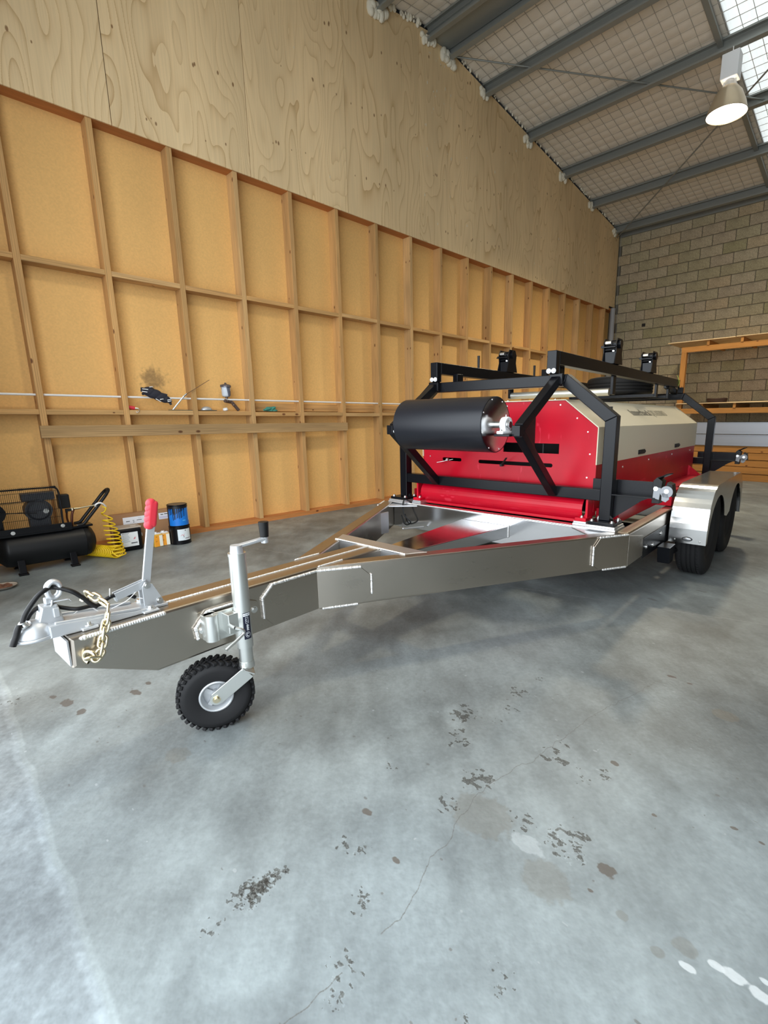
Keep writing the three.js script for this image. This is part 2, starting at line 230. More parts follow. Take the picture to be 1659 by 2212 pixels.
// ---------------------------------------------------------------- left wall: timber frame over yellow sheet, plywood above
const roofY = (z) => 5.957 - 0.1416 * Math.abs(z - 6.05);                              // underside of the roof blanket
{
  const w = structure('wall_left'), H = 3.475, z1 = 10.0802;
  part('outer_cladding', span(-0.24, -0.148, 0, 6.9, 0, FZ), std({ color: lin(0.3, 0.3, 0.3), roughness: 0.8 }), w);
  for (const [a, b] of [[0, 9.525], [9.525, 10.09], [10.09, FZ]]) {
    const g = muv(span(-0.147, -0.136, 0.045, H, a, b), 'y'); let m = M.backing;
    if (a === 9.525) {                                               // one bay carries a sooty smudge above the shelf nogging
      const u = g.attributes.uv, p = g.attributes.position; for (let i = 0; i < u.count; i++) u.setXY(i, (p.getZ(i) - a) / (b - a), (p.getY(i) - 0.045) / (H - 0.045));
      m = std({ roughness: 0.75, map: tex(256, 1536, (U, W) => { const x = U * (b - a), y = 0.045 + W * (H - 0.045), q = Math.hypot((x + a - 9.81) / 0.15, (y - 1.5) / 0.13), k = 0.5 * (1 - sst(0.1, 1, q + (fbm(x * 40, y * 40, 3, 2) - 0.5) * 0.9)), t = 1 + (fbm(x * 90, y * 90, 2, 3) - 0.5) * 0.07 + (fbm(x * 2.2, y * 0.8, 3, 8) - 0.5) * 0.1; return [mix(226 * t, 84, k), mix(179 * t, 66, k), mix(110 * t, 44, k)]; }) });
    }
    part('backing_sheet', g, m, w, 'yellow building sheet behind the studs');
  }
  part('bottom_plate', muv(span(-0.136, 0.004, 0, 0.045, 0.1, FZ), 'z'), redTimber, w);
  part('top_plate', muv(span(-0.136, -0.001, H, H + 0.045, 0, FZ), 'z'), redTimber, w);
  let n = 0;
  for (let i = -2; i < 17; i++) {
    const z = z1 - 0.6 * i; if (z > FZ - 0.05 || z < 0.2) continue;
    const g = muv(box(0.135, H - 0.045, 0.046, 0, 0, 0, 0.003), 'y', rr(0, 5), rr(0, 5)).translate(-0.0675, (H + 0.045) / 2, z + 0.023);
    part('stud', g, timbers[n++ % 4], w);
    for (const [y, th] of [[2.318, 0.042], [1.165, 0.042]]) if (z - 0.554 > 0) part('nogging', muv(box(0.133, th, 0.554, 0, 0, 0, 0.003), 'z', rr(0, 5), rr(0, 5)).translate(-0.0685, y + th / 2 + rr(-0.006, 0.006), z - 0.277), timbers[(n + 1) % 4], w);
  }
  part('packing_strip', muv(span(-0.134, -0.106, 1.216, 1.30, 6.6, 8.82, 0.002), 'z'), timbers[2], w);
  part('rail_board', muv(span(0.001, 0.045, 0.985, 1.083, 7.694, 10.745, 0.003), 'z'), greyTimber, w, 'weathered grey board nailed across the studs');
  part('rod', cyl([-0.035, 1.327, 0.6], [-0.035, 1.327, FZ], 0.009, 0.009, 10), M.pvc, w, 'white plastic rod through the studs');
  // plywood sheets, 1.2 m wide
  let k = 0;
  for (let z = 11.14; z > -0.8; z -= 1.2, k++) {
    const a = Math.min(z + 1.2, FZ) - 0.003, b = Math.max(z, 0.366) + 0.003; if (a - b < 0.05) continue;
    const g = prismZY([[b, H], [a, H], [a, roofY(a) - 0.03], ...(a > 6.05 && b < 6.05 ? [[6.05, roofY(6.05) - 0.03]] : []), [b, roofY(b) - 0.03]], 0, 0.014, 0.001), u = g.attributes.uv, p = g.attributes.position;
    for (let i = 0; i < u.count; i++) u.setXY(i, p.getZ(i) - b, p.getY(i) - H + (k * 0.37) % 0.6);
    part('plywood_sheet', g, plyMats[(z > 8.5 ? [0, 1][k % 2] : k % 2 ? 2 : 1)], w);
  }
  { const b = 0.02, a = 0.3645, g = prismZY([[b, 3.56], [a, 3.56], [a, roofY(a) - 0.05], [b, roofY(b) - 0.05]], -0.02, -0.008, 0.001), u = g.attributes.uv, p = g.attributes.position; for (let i = 0; i < u.count; i++) u.setXY(i, p.getZ(i), p.getY(i)); part('plywood_sheet', g, plyMats[2], w); }
  // expanding foam along the roof line
  const foam = (zc, n, sp, dy, r0, r1) => { const g = []; for (let i = 0; i < n; i++) { const z = zc + rr(-sp, sp), r = rr(r0, r1); g.push(ball(0.02 + rr(0, 0.03), roofY(z) - dy - rr(0, r1 * 1.6), z, r, 0.9, rr(0.8, 1.9), 1, 8)); } part('foam_seal', g, M.foam, w, 'lumpy cream expanding foam'); };
  for (let i = 0; i < 5; i++) { const z = 0.33 + 1.165 * i; foam(z + 0.03, i === 5 ? 34 : 16, i === 5 ? 0.24 : 0.09, 0.10, 0.02, i === 5 ? 0.055 : 0.042); if (i < 5) foam(z + 0.6, 22, 0.5, -0.01, 0.008, 0.02); }
  foam(5.78, 26, 0.14, 0.12, 0.025, 0.05); foam(6.2, 18, 0.12, 0.10, 0.02, 0.045); foam(7.02, 30, 0.12, 0.10, 0.02, 0.05); foam(6.6, 22, 0.3, 0.0, 0.01, 0.03);
  { const g = []; for (let i = 0; i < 46; i++) { const z = i % 3 ? 5.95 + rr(-0.3, 0.35) : rr(1.5, 8.5), y = mix(roofY(z) - 0.25, 3.55, rnd() ** (i % 3 ? 1.6 : 0.7)); g.push(ball(0.014, y, z, rr(0.003, 0.008), 0.4, rr(1, 3.5), 1, 6)); } part('foam_drip', g, M.foam, w); }
  part('down_pipe', cyl([0.03, 0, 0.18], [0.03, 3.52, 0.18], 0.055, 0.055, 20), M.greyPipe, w, 'grey plastic down pipe in the corner');
}

// ---------------------------------------------------------------- back wall of concrete blocks, other walls
{
  const w = structure('wall_back');
  part('mortar', span(-0.24, RX + 0.2, 0, 5.4, -0.2, -0.013), std({ color: lin(0.13, 0.115, 0.085), roughness: 0.95 }), w);
  const bt = tex(256, 256, (u, v) => { const t = 1 + (fbm(u * 60, v * 60, 2, 4) - 0.5) * 0.34 + (fbm(u * 5, v * 5, 3, 44) - 0.5) * 0.2; return [176 * t, 168 * t, 150 * t]; }); bt.repeat.set(2.5, 2.5);
  const tints = [[1, 1, 1], [0.93, 0.95, 0.90], [1.04, 0.98, 0.92], [0.88, 0.90, 0.82], [0.96, 0.94, 0.96], [0.80, 0.84, 0.70]].map((c) => std({ map: bt, color: lin(...c.map((q, i) => q * [0.98, 0.91, 0.78][i])), roughness: 0.92 }));
  const blockGeo = (L, h) => {                                       // a face with chamfered edges
    const c = 0.006, d = 0.06, P = [], f = (...q) => P.push(...q[0], ...q[1], ...q[2], ...q[0], ...q[2], ...q[3]);
    const A = [[c, c, 0], [L - c, c, 0], [L - c, h - c, 0], [c, h - c, 0]], B = [[0, 0, -c], [L, 0, -c], [L, h, -c], [0, h, -c]], D = [[0, 0, -d], [L, 0, -d], [L, h, -d], [0, h, -d]];
    f(...A); for (let i = 0; i < 4; i++) { const j = (i + 1) % 4; f(B[i], B[j], A[j], A[i]); f(D[i], D[j], B[j], B[i]); }
    const g = new THREE.BufferGeometry(); g.setAttribute('position', new THREE.BufferAttribute(new Float32Array(P), 3)); g.computeVertexNormals();
    const uv = new Float32Array(P.length / 3 * 2); for (let i = 0; i < P.length / 3; i++) { uv[i * 2] = P[i * 3]; uv[i * 2 + 1] = P[i * 3 + 1]; } g.setAttribute('uv', new THREE.BufferAttribute(uv, 2)); return g;
  };
  const full = blockGeo(0.39, 0.19), cut = new Map(), rest = [];
  for (let c = 0; c <= 25; c++) {
    const y0 = 5.025 - 0.2 * c + 0.005, off = 0.2609 + (c % 2 ? 0 : 0.2);
    for (let k = -1; k < 24; k++) {
      let xa = off + 0.4 * k + 0.005, xb = xa + 0.39; if (xb < 0.04) continue; xa = Math.max(xa, 0.0); if (xa > RX - 0.1) continue; xb = Math.min(xb, RX); if (y0 < -0.15) continue;
      const L = Math.round((xb - xa) * 1000) / 1000; let g = full; if (L < 0.389) { if (!cut.has(L)) cut.set(L, blockGeo(L, 0.19)); g = cut.get(L); }
      const inView = xa < 3.5 && y0 > 0.95;
      if (!inView) { rest.push(g.clone().translate(xa, Math.max(y0, 0.001), rr(-0.002, 0.002))); continue; }
      const o = part('block', g, tints[hash(c, k, 3) > 0.9 ? 5 : Math.floor(hash(c, k, 9) * 5)], w); o.position.set(xa, y0, (hash(c, k, 5) - 0.5) * 0.004);
    }
  }
  const s = part('block_courses', rest, tints[0], w); s.userData.kind = 'stuff';
  part('block_hole', span(0.625, 0.70, 3.08, 3.145, -0.05, 0.003), M.dark, w);
  part('hanging_cord', tube([[0.05, 5.05, 0.06], [0.055, 4.2, 0.06], [0.07, 3.3, 0.06], [0.09, 2.7, 0.06]], 0.004, 24, 6), M.greyPipe, w);
  const r = structure('wall_right'); part('block_wall', span(RX, RX + 0.2, 0, 6.9, -0.2, FZ + 0.2), std({ color: lin(0.20, 0.15, 0.095), roughness: 0.92 }), r);
  const f = structure('wall_front'), fm = std({ color: lin(0.34, 0.33, 0.31), roughness: 0.8 }), DX0 = 1.3, DX1 = 6.9, DH = 4.35;
  part('front_panel', span(-0.24, DX0, 0, 6.9, FZ, FZ + 0.2), fm, f); part('front_panel', span(DX1, RX, 0, 6.9, FZ, FZ + 0.2), fm, f); part('lintel', span(DX0, DX1, DH, 6.9, FZ, FZ + 0.2), fm, f);
}

// ---------------------------------------------------------------- roof: purlins under a wire-netted blanket, translucent strip
{
  const c = structure('ceiling'), SX0 = 2.84, SX1 = 4.25, blanket = std({ color: lin(0.72, 0.66, 0.57), roughness: 0.7 });
  const quilt = (x0, x1, z0, z1, m, name, amp = 0.014) => {          // bulging between the wires
    const nx = Math.ceil((x1 - x0) / 0.03), nz = Math.ceil((z1 - z0) / 0.03), g = new THREE.PlaneGeometry(x1 - x0, z1 - z0, nx, nz).rotateX(Math.PI / 2).translate((x0 + x1) / 2, 0, (z0 + z1) / 2), p = g.attributes.position;
    for (let i = 0; i < p.count; i++) { const x = p.getX(i), z = p.getZ(i), b = Math.pow(Math.abs(Math.sin(x / 0.15 * Math.PI)) * Math.abs(Math.sin(z / 0.15 * Math.PI)), 0.5); p.setY(i, roofY(z) + 0.02 - amp * b * (0.5 + vn(x * 5, z * 5, 3))); }
    g.computeVertexNormals(); return part(name, g, m, c);
  };
  for (const [z0, z1] of [[0, 6.05], [6.05, 8.2]]) { quilt(0, SX0, z0, z1, blanket, 'insulation_blanket'); quilt(SX1, 5.6, z0, z1, blanket, 'insulation_blanket'); }
  const flat = (x0, x1, z0, z1, m, name, lift) => { for (const [a, b] of z0 < 6.05 && z1 > 6.05 ? [[z0, 6.05], [6.05, z1]] : [[z0, z1]]) part(name, prismZY([[a, roofY(a) + lift], [b, roofY(b) + lift], [b, roofY(b) + lift + 0.03], [a, roofY(a) + lift + 0.03]], x0, x1), m, c); };
  flat(0, SX0, 8.2, FZ + 0.2, blanket, 'insulation_blanket', 0.01); flat(SX1, 5.6, 8.2, FZ + 0.2, blanket, 'insulation_blanket', 0.01); flat(5.6, RX, 0, FZ + 0.2, blanket, 'insulation_blanket', 0.01);
  const sheet = std({ color: lin(0.25, 0.26, 0.27), roughness: 0.7 });
  flat(-0.2, SX0, -0.2, FZ + 0.2, sheet, 'roof_sheet', 0.06); flat(SX1, RX + 0.2, -0.2, FZ + 0.2, sheet, 'roof_sheet', 0.06); flat(SX0, SX1, -0.2, 0.45, sheet, 'roof_sheet', 0.05);
  const fibre = phys({ color: lin(0.88, 0.89, 0.85), roughness: 0.9, transmission: 0.45, thickness: 0 });
  { const n = 90, g = new THREE.PlaneGeometry(SX1 - SX0, FZ - 0.2, n, 60).rotateX(Math.PI / 2).translate((SX0 + SX1) / 2, 0, (FZ + 0.6) / 2), p = g.attributes.position; for (let i = 0; i < p.count; i++) p.setY(i, roofY(p.getZ(i)) + 0.055 + 0.012 * Math.sin(p.getX(i) * 60)); g.computeVertexNormals(); part('skylight_sheet', g, fibre, c, 'white translucent roof sheet'); }
  // safety netting
  const wire = [];
  for (let x = 0.15; x < 5.6; x += 0.15) for (const [a, q] of [[0, 6.05], [6.05, 8.2]]) wire.push(bar([x, roofY(a) + 0.012, a], [x, roofY(q) + 0.012, q], 0.005, 0.005, V(0, 1, 0), 0));
  for (let z = 0.15; z < 8.2; z += 0.15) wire.push(bar([0, roofY(z) + 0.012, z], [5.6, roofY(z) + 0.012, z], 0.005, 0.005, V(0, 1, 0), 0));
  const net = part('wire_netting', wire, std({ color: lin(0.44, 0.40, 0.34), roughness: 0.7 }), c); net.userData.kind = 'stuff';
  // C purlins, mouth towards the door
  const purlin = (z, d = 0.15) => { const y = roofY(z) - d, t = 0.007, f = 0.07, l = 0.022, prof = [[0, 0], [f, 0], [f, l], [f - t, l], [f - t, t], [t, t], [t, d - t], [f - t, d - t], [f - t, d - l], [f, d - l], [f, d], [0, d]].map(([a, b]) => [z + a, y + b + a * (z < 6 ? 0.1416 : -0.1416)]); part('purlin', prismZY(prof, 0.012, RX), M.purlin, c); };
  for (const z of [0.30, 1.465, 2.63, 3.795, 4.96, 7.0, 8.2, 9.37, 10.53]) purlin(z);
  purlin(5.77, 0.17); purlin(6.17, 0.17); part('ridge_soffit', span(0.012, RX, 5.86, 5.87, 5.80, 6.2), M.purlin, c);
  for (const x of [2.76, 4.33]) for (const [a, q] of [[0.1, 6.05], [6.05, FZ]]) part('skylight_batten', bar([x, roofY(a) - 0.03, a], [x, roofY(q) - 0.03, q], 0.06, 0.05), M.purlin, c);
  const brace = (x0, z0, x1, z1, d) => part('brace_rod', cyl([x0, roofY(z0) - d, z0], [x1, roofY(z1) - d, z1], 0.011, 0.011, 8), M.purlin, c);
  brace(0.02, 5.75, 5.2, 0.42, 0.09); brace(0.02, 0.2, 5.2, 5.25, 0.17);
  part('eave_angle', span(0.02, RX, 4.99, 5.10, 0.0, 0.05), M.purlin, c);
}

// ---------------------------------------------------------------- high-bay lamps
function highBay(x, y, z, cd, label) {
  const t = thing('high_bay_lamp', label, 'lamp', [x, y, z], 0, 'high-bay lamps under the roof'), top = roofY(z) - 0.15 - y;
  part('reflector', lathe([[0.222, 0], [0.226, 0.004], [0.20, 0.10], [0.15, 0.22], [0.10, 0.28], [0.085, 0.29], [0.08, 0.285], [0.14, 0.215], [0.19, 0.1], [0.217, 0.012], [0.222, 0]], 48), std({ color: lin(0.50, 0.40, 0.27), roughness: 0.35, metalness: 0.5 }), t, 'brownish spun reflector');
  part('lens', lathe([[0, 0.006], [0.21, 0.006], [0.217, 0.012], [0.21, 0.014], [0, 0.014]], 48), std({ color: lin(1, 1, 1), emissive: lin(1, 0.93, 0.78), emissiveIntensity: 14, roughness: 0.4 }), t, 'glowing round lens');
  part('neck', [cyl([0, 0.285, 0], [0, 0.36, 0], 0.05, 0.05, 20), ...[-1, 1].map((s) => bar([s * 0.075, 0.27, 0], [s * 0.05, 0.37, 0], 0.03, 0.012, V(0, 0, 1), 0.003))], M.cast, t);
  part('gear_box', box(0.19, 0.27, 0.16, 0, 0.50, 0, 0.008, 2), M.white, t, 'white ballast box');
  part('hanger', [cyl([0, 0.63, 0], [0, top, 0], 0.008, 0.008, 8), new THREE.TorusGeometry(0.02, 0.005, 6, 14).translate(0, 0.645, 0)], M.steel, t);
  const s = new THREE.SpotLight(new THREE.Color().setRGB(1, 0.86, 0.62), cd, 0, 1.28, 0.5, 2); s.position.set(x, y - 0.03, z); s.target.position.set(x, 0, z); s.castShadow = true; s.shadow.radius = 10; scene.add(s, s.target);
}
highBay(2.92, 4.78, 3.87, 72, 'lit high-bay lamp below the skylight edge near the block wall');
highBay(2.92, 4.55, 9.6, 20, 'lit high-bay lamp above the trailer drawbar');
// ---------------------------------------------------------------- trailer (local x across, z forwards)
const TP = [3.0762, 0, 8.8585], TR = 0.0727, TY = 0.491, BY = 0.300;
const trailer = thing('trailer', 'aluminium tandem-axle trailer with long V drawbar and jockey wheel', 'trailer', TP, TR);
{
  const t = trailer, S = [-1, 1];
  // drawbar: two box sections welded side by side
  const bar0 = [[1.10, 0.302], [1.10, TY], [2.388, TY], [2.392, 0.398], [2.165, 0.292], [1.50, 0.300]];
  part('drawbar_beam', prismZY(bar0, -0.082, -0.0005, 0.009), M.alu, t); part('drawbar_beam', prismZY(bar0, 0.0005, 0.082, 0.009), M.alu, t);
  part('drawbar_end_plate', prismXY([[-0.076, 0.405], [0.076, 0.405], [0.076, 0.484], [-0.076, 0.484]], 2.391, 2.397, 0.001), M.aluBright, t, 'bright end plate of the drawbar');
  weld([[[0, TY, 1.12], [0, TY, 2.12]]], 0.0045, M.weld, t);
  // V rails, side rails, cross members
  for (const s of S) {
    const P = [[0.083, 1.502], [0.925, 0.043], [0.838, 0.043], [0.083, 1.352]];
    const g = prismXZ(s > 0 ? P : P, BY, TY, 0.008); part('v_rail', s > 0 ? g : flipX(g), M.alu, t);
    const r = span(0.85, 0.925, BY, TY, -3.02, 0.042, 0.014, 3); part('side_rail', s > 0 ? r : flipX(r), M.alu, t);
  }
  part('cross_member', span(-0.849, 0.849, BY, TY, -0.036, 0.04, 0.008, 2), M.aluMirror, t); part('cross_member', span(-0.849, 0.849, BY, TY, -3.02, -2.945, 0.008, 2), M.aluMirror, t);
  part('cross_member', span(-0.849, 0.849, BY, TY - 0.03, -1.6, -1.53, 0.008, 1), M.alu, t);
  part('cross_plate', prismXZ([[-0.245, 1.115], [0.245, 1.115], [0.303, 1.02], [-0.303, 1.02]], 0.405, TY + 0.002, 0.005), M.aluBright, t, 'bright cross plate tying the V rails to the drawbar');
  part('centre_box', prismXZ([[-0.075, 1.018], [0.07, 1.018], [0.178, 0.042], [-0.192, 0.042]], 0.356, 0.432, 0.004), M.aluMirror, t, 'mirror-like flat box along the middle of the V');
  // fish plates on the outside of the joints, with welded edges
  const dB = [0.502, -0.865], plateA = [[0.0, 0.307], [0.0, 0.47], [0.2, 0.468], [0.238, 0.43], [0.242, 0.345], [0.205, 0.307]], W = [];
  for (const s of S) {
    const on = (q, u) => [s * (0.083 + dB[0] * q + 0.865 * u), 0, 1.502 + dB[1] * q + 0.502 * u];
    const fish = (pts) => { const g = ext(pts, 0.006, 0.001), m = new THREE.Matrix4().makeBasis(V(dB[0], 0, dB[1]), V(0, 1, 0), V(0.865, 0, 0.502)).setPosition(0.083, 0, 1.502); g.applyMatrix4(m); part('fish_plate', s > 0 ? g : flipX(g), M.alu, t); };
    const line = (pts) => pts.map(([q, y]) => { const o = on(q, 0.004); return [o[0], y, o[2]]; });
    fish([[0, 0.307], [0.195, 0.307], [0.235, 0.345], [0.235, 0.43], [0.195, 0.468], [0, 0.47]]);
    fish([[1.455, 0.335], [1.49, 0.309], [1.68, 0.309], [1.68, 0.482], [1.49, 0.482], [1.455, 0.437]]);
    W.push(line([[0, 0.475], [0.19, 0.473]]), line([[0.238, 0.432], [0.238, 0.345]]), line([[0.02, 0.303], [0.17, 0.303]]), line([[1.45, 0.437], [1.45, 0.337]]), line([[1.49, 0.486], [1.675, 0.486]]), line([[1.52, 0.305], [1.67, 0.305]]));
    const g = prismZY([[1.503, 0.307], [1.503, 0.47], [1.722, 0.472], [1.766, 0.429], [1.763, 0.348], [1.727, 0.307]], 0.082, 0.088, 0.001); part('fish_plate', s > 0 ? g : flipX(g), M.alu, t);
    W.push([[s * 0.086, 0.476, 1.505], [s * 0.086, 0.476, 1.722]], [[s * 0.086, 0.472, 1.725], [s * 0.086, 0.432, 1.768]], [[s * 0.086, 0.429, 1.769], [s * 0.086, 0.350, 1.767]]);
    const h = prismZY([[0.042, 0.303], [0.042, 0.478], [-0.225, 0.43], [-0.245, 0.303]], 0.924, 0.931, 0.001); part('fish_plate', s > 0 ? h : flipX(h), M.alu, t);
    const k = prismZY([[-0.236, 0.407], [-0.236, 0.285], [-1.0, 0.275], [-1.0, 0.405]], 0.9255, 0.932, 0.001); part('spring_hanger_plate', s > 0 ? k : flipX(k), M.black, t, 'black hanger plate on the side rail');
    bolts([[-0.30, 0.345], [-0.44, 0.33], [-0.62, 0.37]].map(([z, y]) => [s * 0.932, y, z]), [s, 0, 0], 0.009, 0.008, M.steel, t);
    for (const i of [0, 1]) part('spring', tube([[s * 0.98, 0.235, -0.62 - i * 0.78], [s * 0.98, 0.20, -1.16 - i * 0.78], [s * 0.98, 0.235, -1.55 - i * 0.7]], 0.018, 20, 6), M.black, t);
  }
  for (const s of S) for (const z of [-0.60, -1.545, -2.42]) { const g = prismZY([[z - 0.07, 0.30], [z + 0.07, 0.30], [z + 0.04, 0.19], [z - 0.04, 0.19]], 0.94, 1.015, 0.003); part('spring_hanger', s > 0 ? g : flipX(g), M.black, t); }
  weld(W, 0.0062, M.weld, t);
  weld([[[0.083, TY + 0.001, 1.36], [0.083, TY + 0.001, 1.49]], [[-0.083, TY + 0.001, 1.36], [-0.083, TY + 0.001, 1.49]], [[-0.245, TY + 0.002, 1.117], [0.245, TY + 0.002, 1.117]], [[0.245, 0.42, 1.118], [0.245, TY, 1.118]], [[-0.245, 0.42, 1.118], [-0.245, TY, 1.118]], [[-0.80, TY, 0.04], [0.80, TY, 0.04]], [[0.18, 0.36, 0.046], [0.18, 0.432, 0.046]]], 0.0045, M.weld, t);
  weld([[[0.084, 0.486, 2.13], [0.084, 0.483, 2.36]], [[-0.084, 0.486, 2.13], [-0.084, 0.483, 2.36]]], 0.0075, M.weld, t);
  // pads below the rack posts and the machine feet
  for (const s of S) {
    part('post_pad', [span(0.69, 0.862, TY, TY + 0.013, -0.088, 0.075, 0.003), span(0.695, 0.857, TY + 0.013, TY + 0.026, -0.083, 0.07, 0.003)].map((g) => s > 0 ? g : flipX(g)), M.aluBright, t, 'stack of bright packing plates');
    part('machine_pad', [span(0.59, 0.675, TY, TY + 0.012, -0.10, 0.012, 0.002), span(0.594, 0.671, TY + 0.012, TY + 0.024, -0.096, 0.008, 0.002)].map((g) => s > 0 ? g : flipX(g)), M.aluBright, t, 'small bright packing plates');
    part('corner_gusset', (() => { const g = prismXZ([[0.60, 0.04], [0.838, 0.04], [0.76, 0.18]], TY - 0.016, TY - 0.008, 0.001); return s > 0 ? g : flipX(g); })(), M.aluBright, t);
  }
  part('brake_cable', tube([[-0.66, 0.50, 0.03], [-0.70, 0.52, 0.07], [-0.68, 0.42, 0.10], [-0.63, 0.36, 0.08], [-0.70, 0.33, 0.06], [-0.74, 0.40, 0.06]], 0.005, 40, 6), M.plastic, t);
  part('stiffener', span(-0.655, -0.645, 0.32, 0.47, 0.30, 0.42), M.aluBright, t); part('inner_bracket', [bar([-0.73, 0.335, 0.06], [-0.60, 0.335, 0.20], 0.012, 0.012), bar([-0.60, 0.335, 0.20], [-0.52, 0.335, 0.06], 0.012, 0.012)], M.aluBright, t);

  // mudguards
  const arc = (cx, cy, r, a0, a1, n) => Array.from({ length: n + 1 }, (_, i) => { const a = mix(a0, a1, i / n); return [cx + r * Math.cos(a), cy + r * Math.sin(a)]; });
  const lampRed = std({ color: lin(0.35, 0.36, 0.38), roughness: 0.15, metalness: 0.6 });
  for (const s of S) {
    const mg = sub('mudguard', t), put = (name, g, m, label) => part(name, s > 0 ? g : flipX(g), m, mg, label);
    const outer = [[-0.782, 0.288], ...arc(-1.06, 0.385, 0.277, 0, Math.PI / 2, 12), ...arc(-2.03, 0.385, 0.277, Math.PI / 2, Math.PI, 12), [-2.307, 0.288]];
    const inner = outer.map(([z, y], i) => { const c = i < 14 ? -1.06 : -2.03; return i === 0 ? [z - 0.004, y] : i === outer.length - 1 ? [z + 0.004, y] : [c + (z - c) * 0.985, 0.385 + (y - 0.385) * 0.985]; });
    put('guard_top', prismZY([...outer, ...inner.reverse()], 0.945, 1.17), M.aluGuard);
    const skirt = [[-0.786, 0.288], ...arc(-1.06, 0.385, 0.274, 0, Math.PI / 2, 10), ...arc(-2.03, 0.385, 0.274, Math.PI / 2, Math.PI, 10), [-2.303, 0.300], ...arc(-1.95, 0.262, 0.318, Math.PI - 0.12, 0.42, 16), [-1.545, 0.372], ...arc(-1.14, 0.262, 0.318, Math.PI - 0.42, 0.10, 16)];
    put('guard_skirt', prismZY(skirt, 1.166, 1.171), M.aluGuard);
    put('guard_inner', prismZY([[-0.80, 0.50], ...arc(-1.06, 0.385, 0.27, 0.5, Math.PI / 2, 6), ...arc(-2.03, 0.385, 0.27, Math.PI / 2, Math.PI - 0.5, 6), [-2.28, 0.50]], 0.945, 0.949), M.aluGuard);
    const lm = new THREE.SphereGeometry(1, 20, 10).scale(0.027, 0.012, 0.007).translate(1.06, 0.318, -0.781);
    put('marker_lamp', lm, lampRed, 'oval marker lamp'); put('lamp_gasket', new THREE.TorusGeometry(1, 0.14, 8, 28).scale(0.028, 0.013, 0.01).translate(1.06, 0.318, -0.781), M.plastic);
    put('rivet', ball(0.985, 0.308, -0.781, 0.005), M.steel); put('rivet', ball(1.135, 0.308, -0.781, 0.005), M.steel);
  }
  // road wheels
  const roadTyre = lathe([[0.185, -0.07], [0.20, -0.08], [0.255, -0.092], [0.285, -0.088], [0.305, -0.076], [0.311, -0.064], [0.3115, -0.048], [0.304, -0.047], [0.304, -0.041], [0.312, -0.04], [0.313, -0.016], [0.305, -0.015], [0.305, -0.009], [0.313, -0.008], [0.313, 0.010], [0.305, 0.011], [0.305, 0.017], [0.313, 0.018], [0.312, 0.040], [0.304, 0.041], [0.304, 0.047], [0.3115, 0.048], [0.311, 0.064], [0.305, 0.076], [0.285, 0.088], [0.255, 0.092], [0.20, 0.08], [0.185, 0.07]], 64);
  const sipes = (R, W, n) => { const g = []; for (let i = 0; i < n; i++) { const a = i / n * Math.PI * 2; for (const y of [-0.055, 0.055]) g.push(new THREE.BoxGeometry(0.006, 0.014, 0.012).translate(R - 0.002, y, 0).rotateY(a)); } return g; };
  const rim = lathe([[0.0, 0.035], [0.045, 0.035], [0.05, 0.015], [0.12, 0.02], [0.135, 0.04], [0.165, 0.05], [0.185, 0.07], [0.192, 0.07], [0.19, 0.05], [0.17, 0.0], [0.19, -0.07], [0.18, -0.07], [0.15, -0.02], [0, -0.02]], 40);
  const roadMat = phys({ color: lin(0.014, 0.014, 0.015), roughness: 0.75, specularIntensity: 0.6 });
  for (const s of S) for (const z of [-1.15, -1.94]) {
    const w = sub('wheel', t), d = [s, 0, 0], at = [s * 1.058, 0.313, z];
    part('tyre', aim(join([roadTyre.clone(), ...sipes(0.313, 0.18, 60)]), d, at), roadMat, w); part('rim', aim(rim.clone(), d, at), M.matt, w);
    for (let i = 0; i < 5; i++) { const a = i * 1.2566; part('wheel_nut', hex([at[0] + s * 0.018, at[1] + Math.cos(a) * 0.085, at[2] + Math.sin(a) * 0.085], [at[0] + s * 0.04, at[1] + Math.cos(a) * 0.085, at[2] + Math.sin(a) * 0.085], 0.011), M.steel, w); }
  }
  for (const z of [-1.15, -1.94]) part('axle', cyl([-1.05, 0.313, z], [1.05, 0.313, z], 0.03, 0.03, 14).translate(0, -0.04, 0), M.black, t);

  // jockey wheel
  const j = sub('jockey_wheel', t), tx = 0.155, tz = 1.894, wc = [0.085, 0.131, 1.985], ax = V(0.902, 0, 0.43).normalize(), hd = V(-0.43, 0, 0.902).normalize();
  part('outer_tube', [cyl([tx, 0.302, tz], [tx, 0.652, tz], 0.029, 0.029, 28), cyl([tx, 0.645, tz], [tx, 0.655, tz], 0.0305, 0.0305, 28)], M.zinc, j);
  part('inner_tube', [cyl([tx, 0.225, tz], [tx, 0.31, tz], 0.0245, 0.0245, 24), cyl([tx, 0.222, tz], [tx, 0.246, tz], 0.028, 0.026, 24)], M.zinc, j);
  part('crank_hub', [cyl([tx, 0.652, tz], [tx, 0.682, tz], 0.023, 0.02, 20)], M.cast, j);
  part('crank_arm', [bar([tx, 0.676, tz], [tx + 0.012, 0.688, tz - 0.105], 0.026, 0.012, V(0, 1, 0), 0.005, 2), cyl([tx + 0.012, 0.672, tz - 0.105], [tx + 0.012, 0.695, tz - 0.105], 0.013, 0.013, 14)], M.cast, j);
  part('crank_knob', cyl([tx + 0.012, 0.694, tz - 0.105], [tx + 0.012, 0.75, tz - 0.105], 0.0155, 0.0185, 8), M.plastic, j, 'black octagonal crank knob');
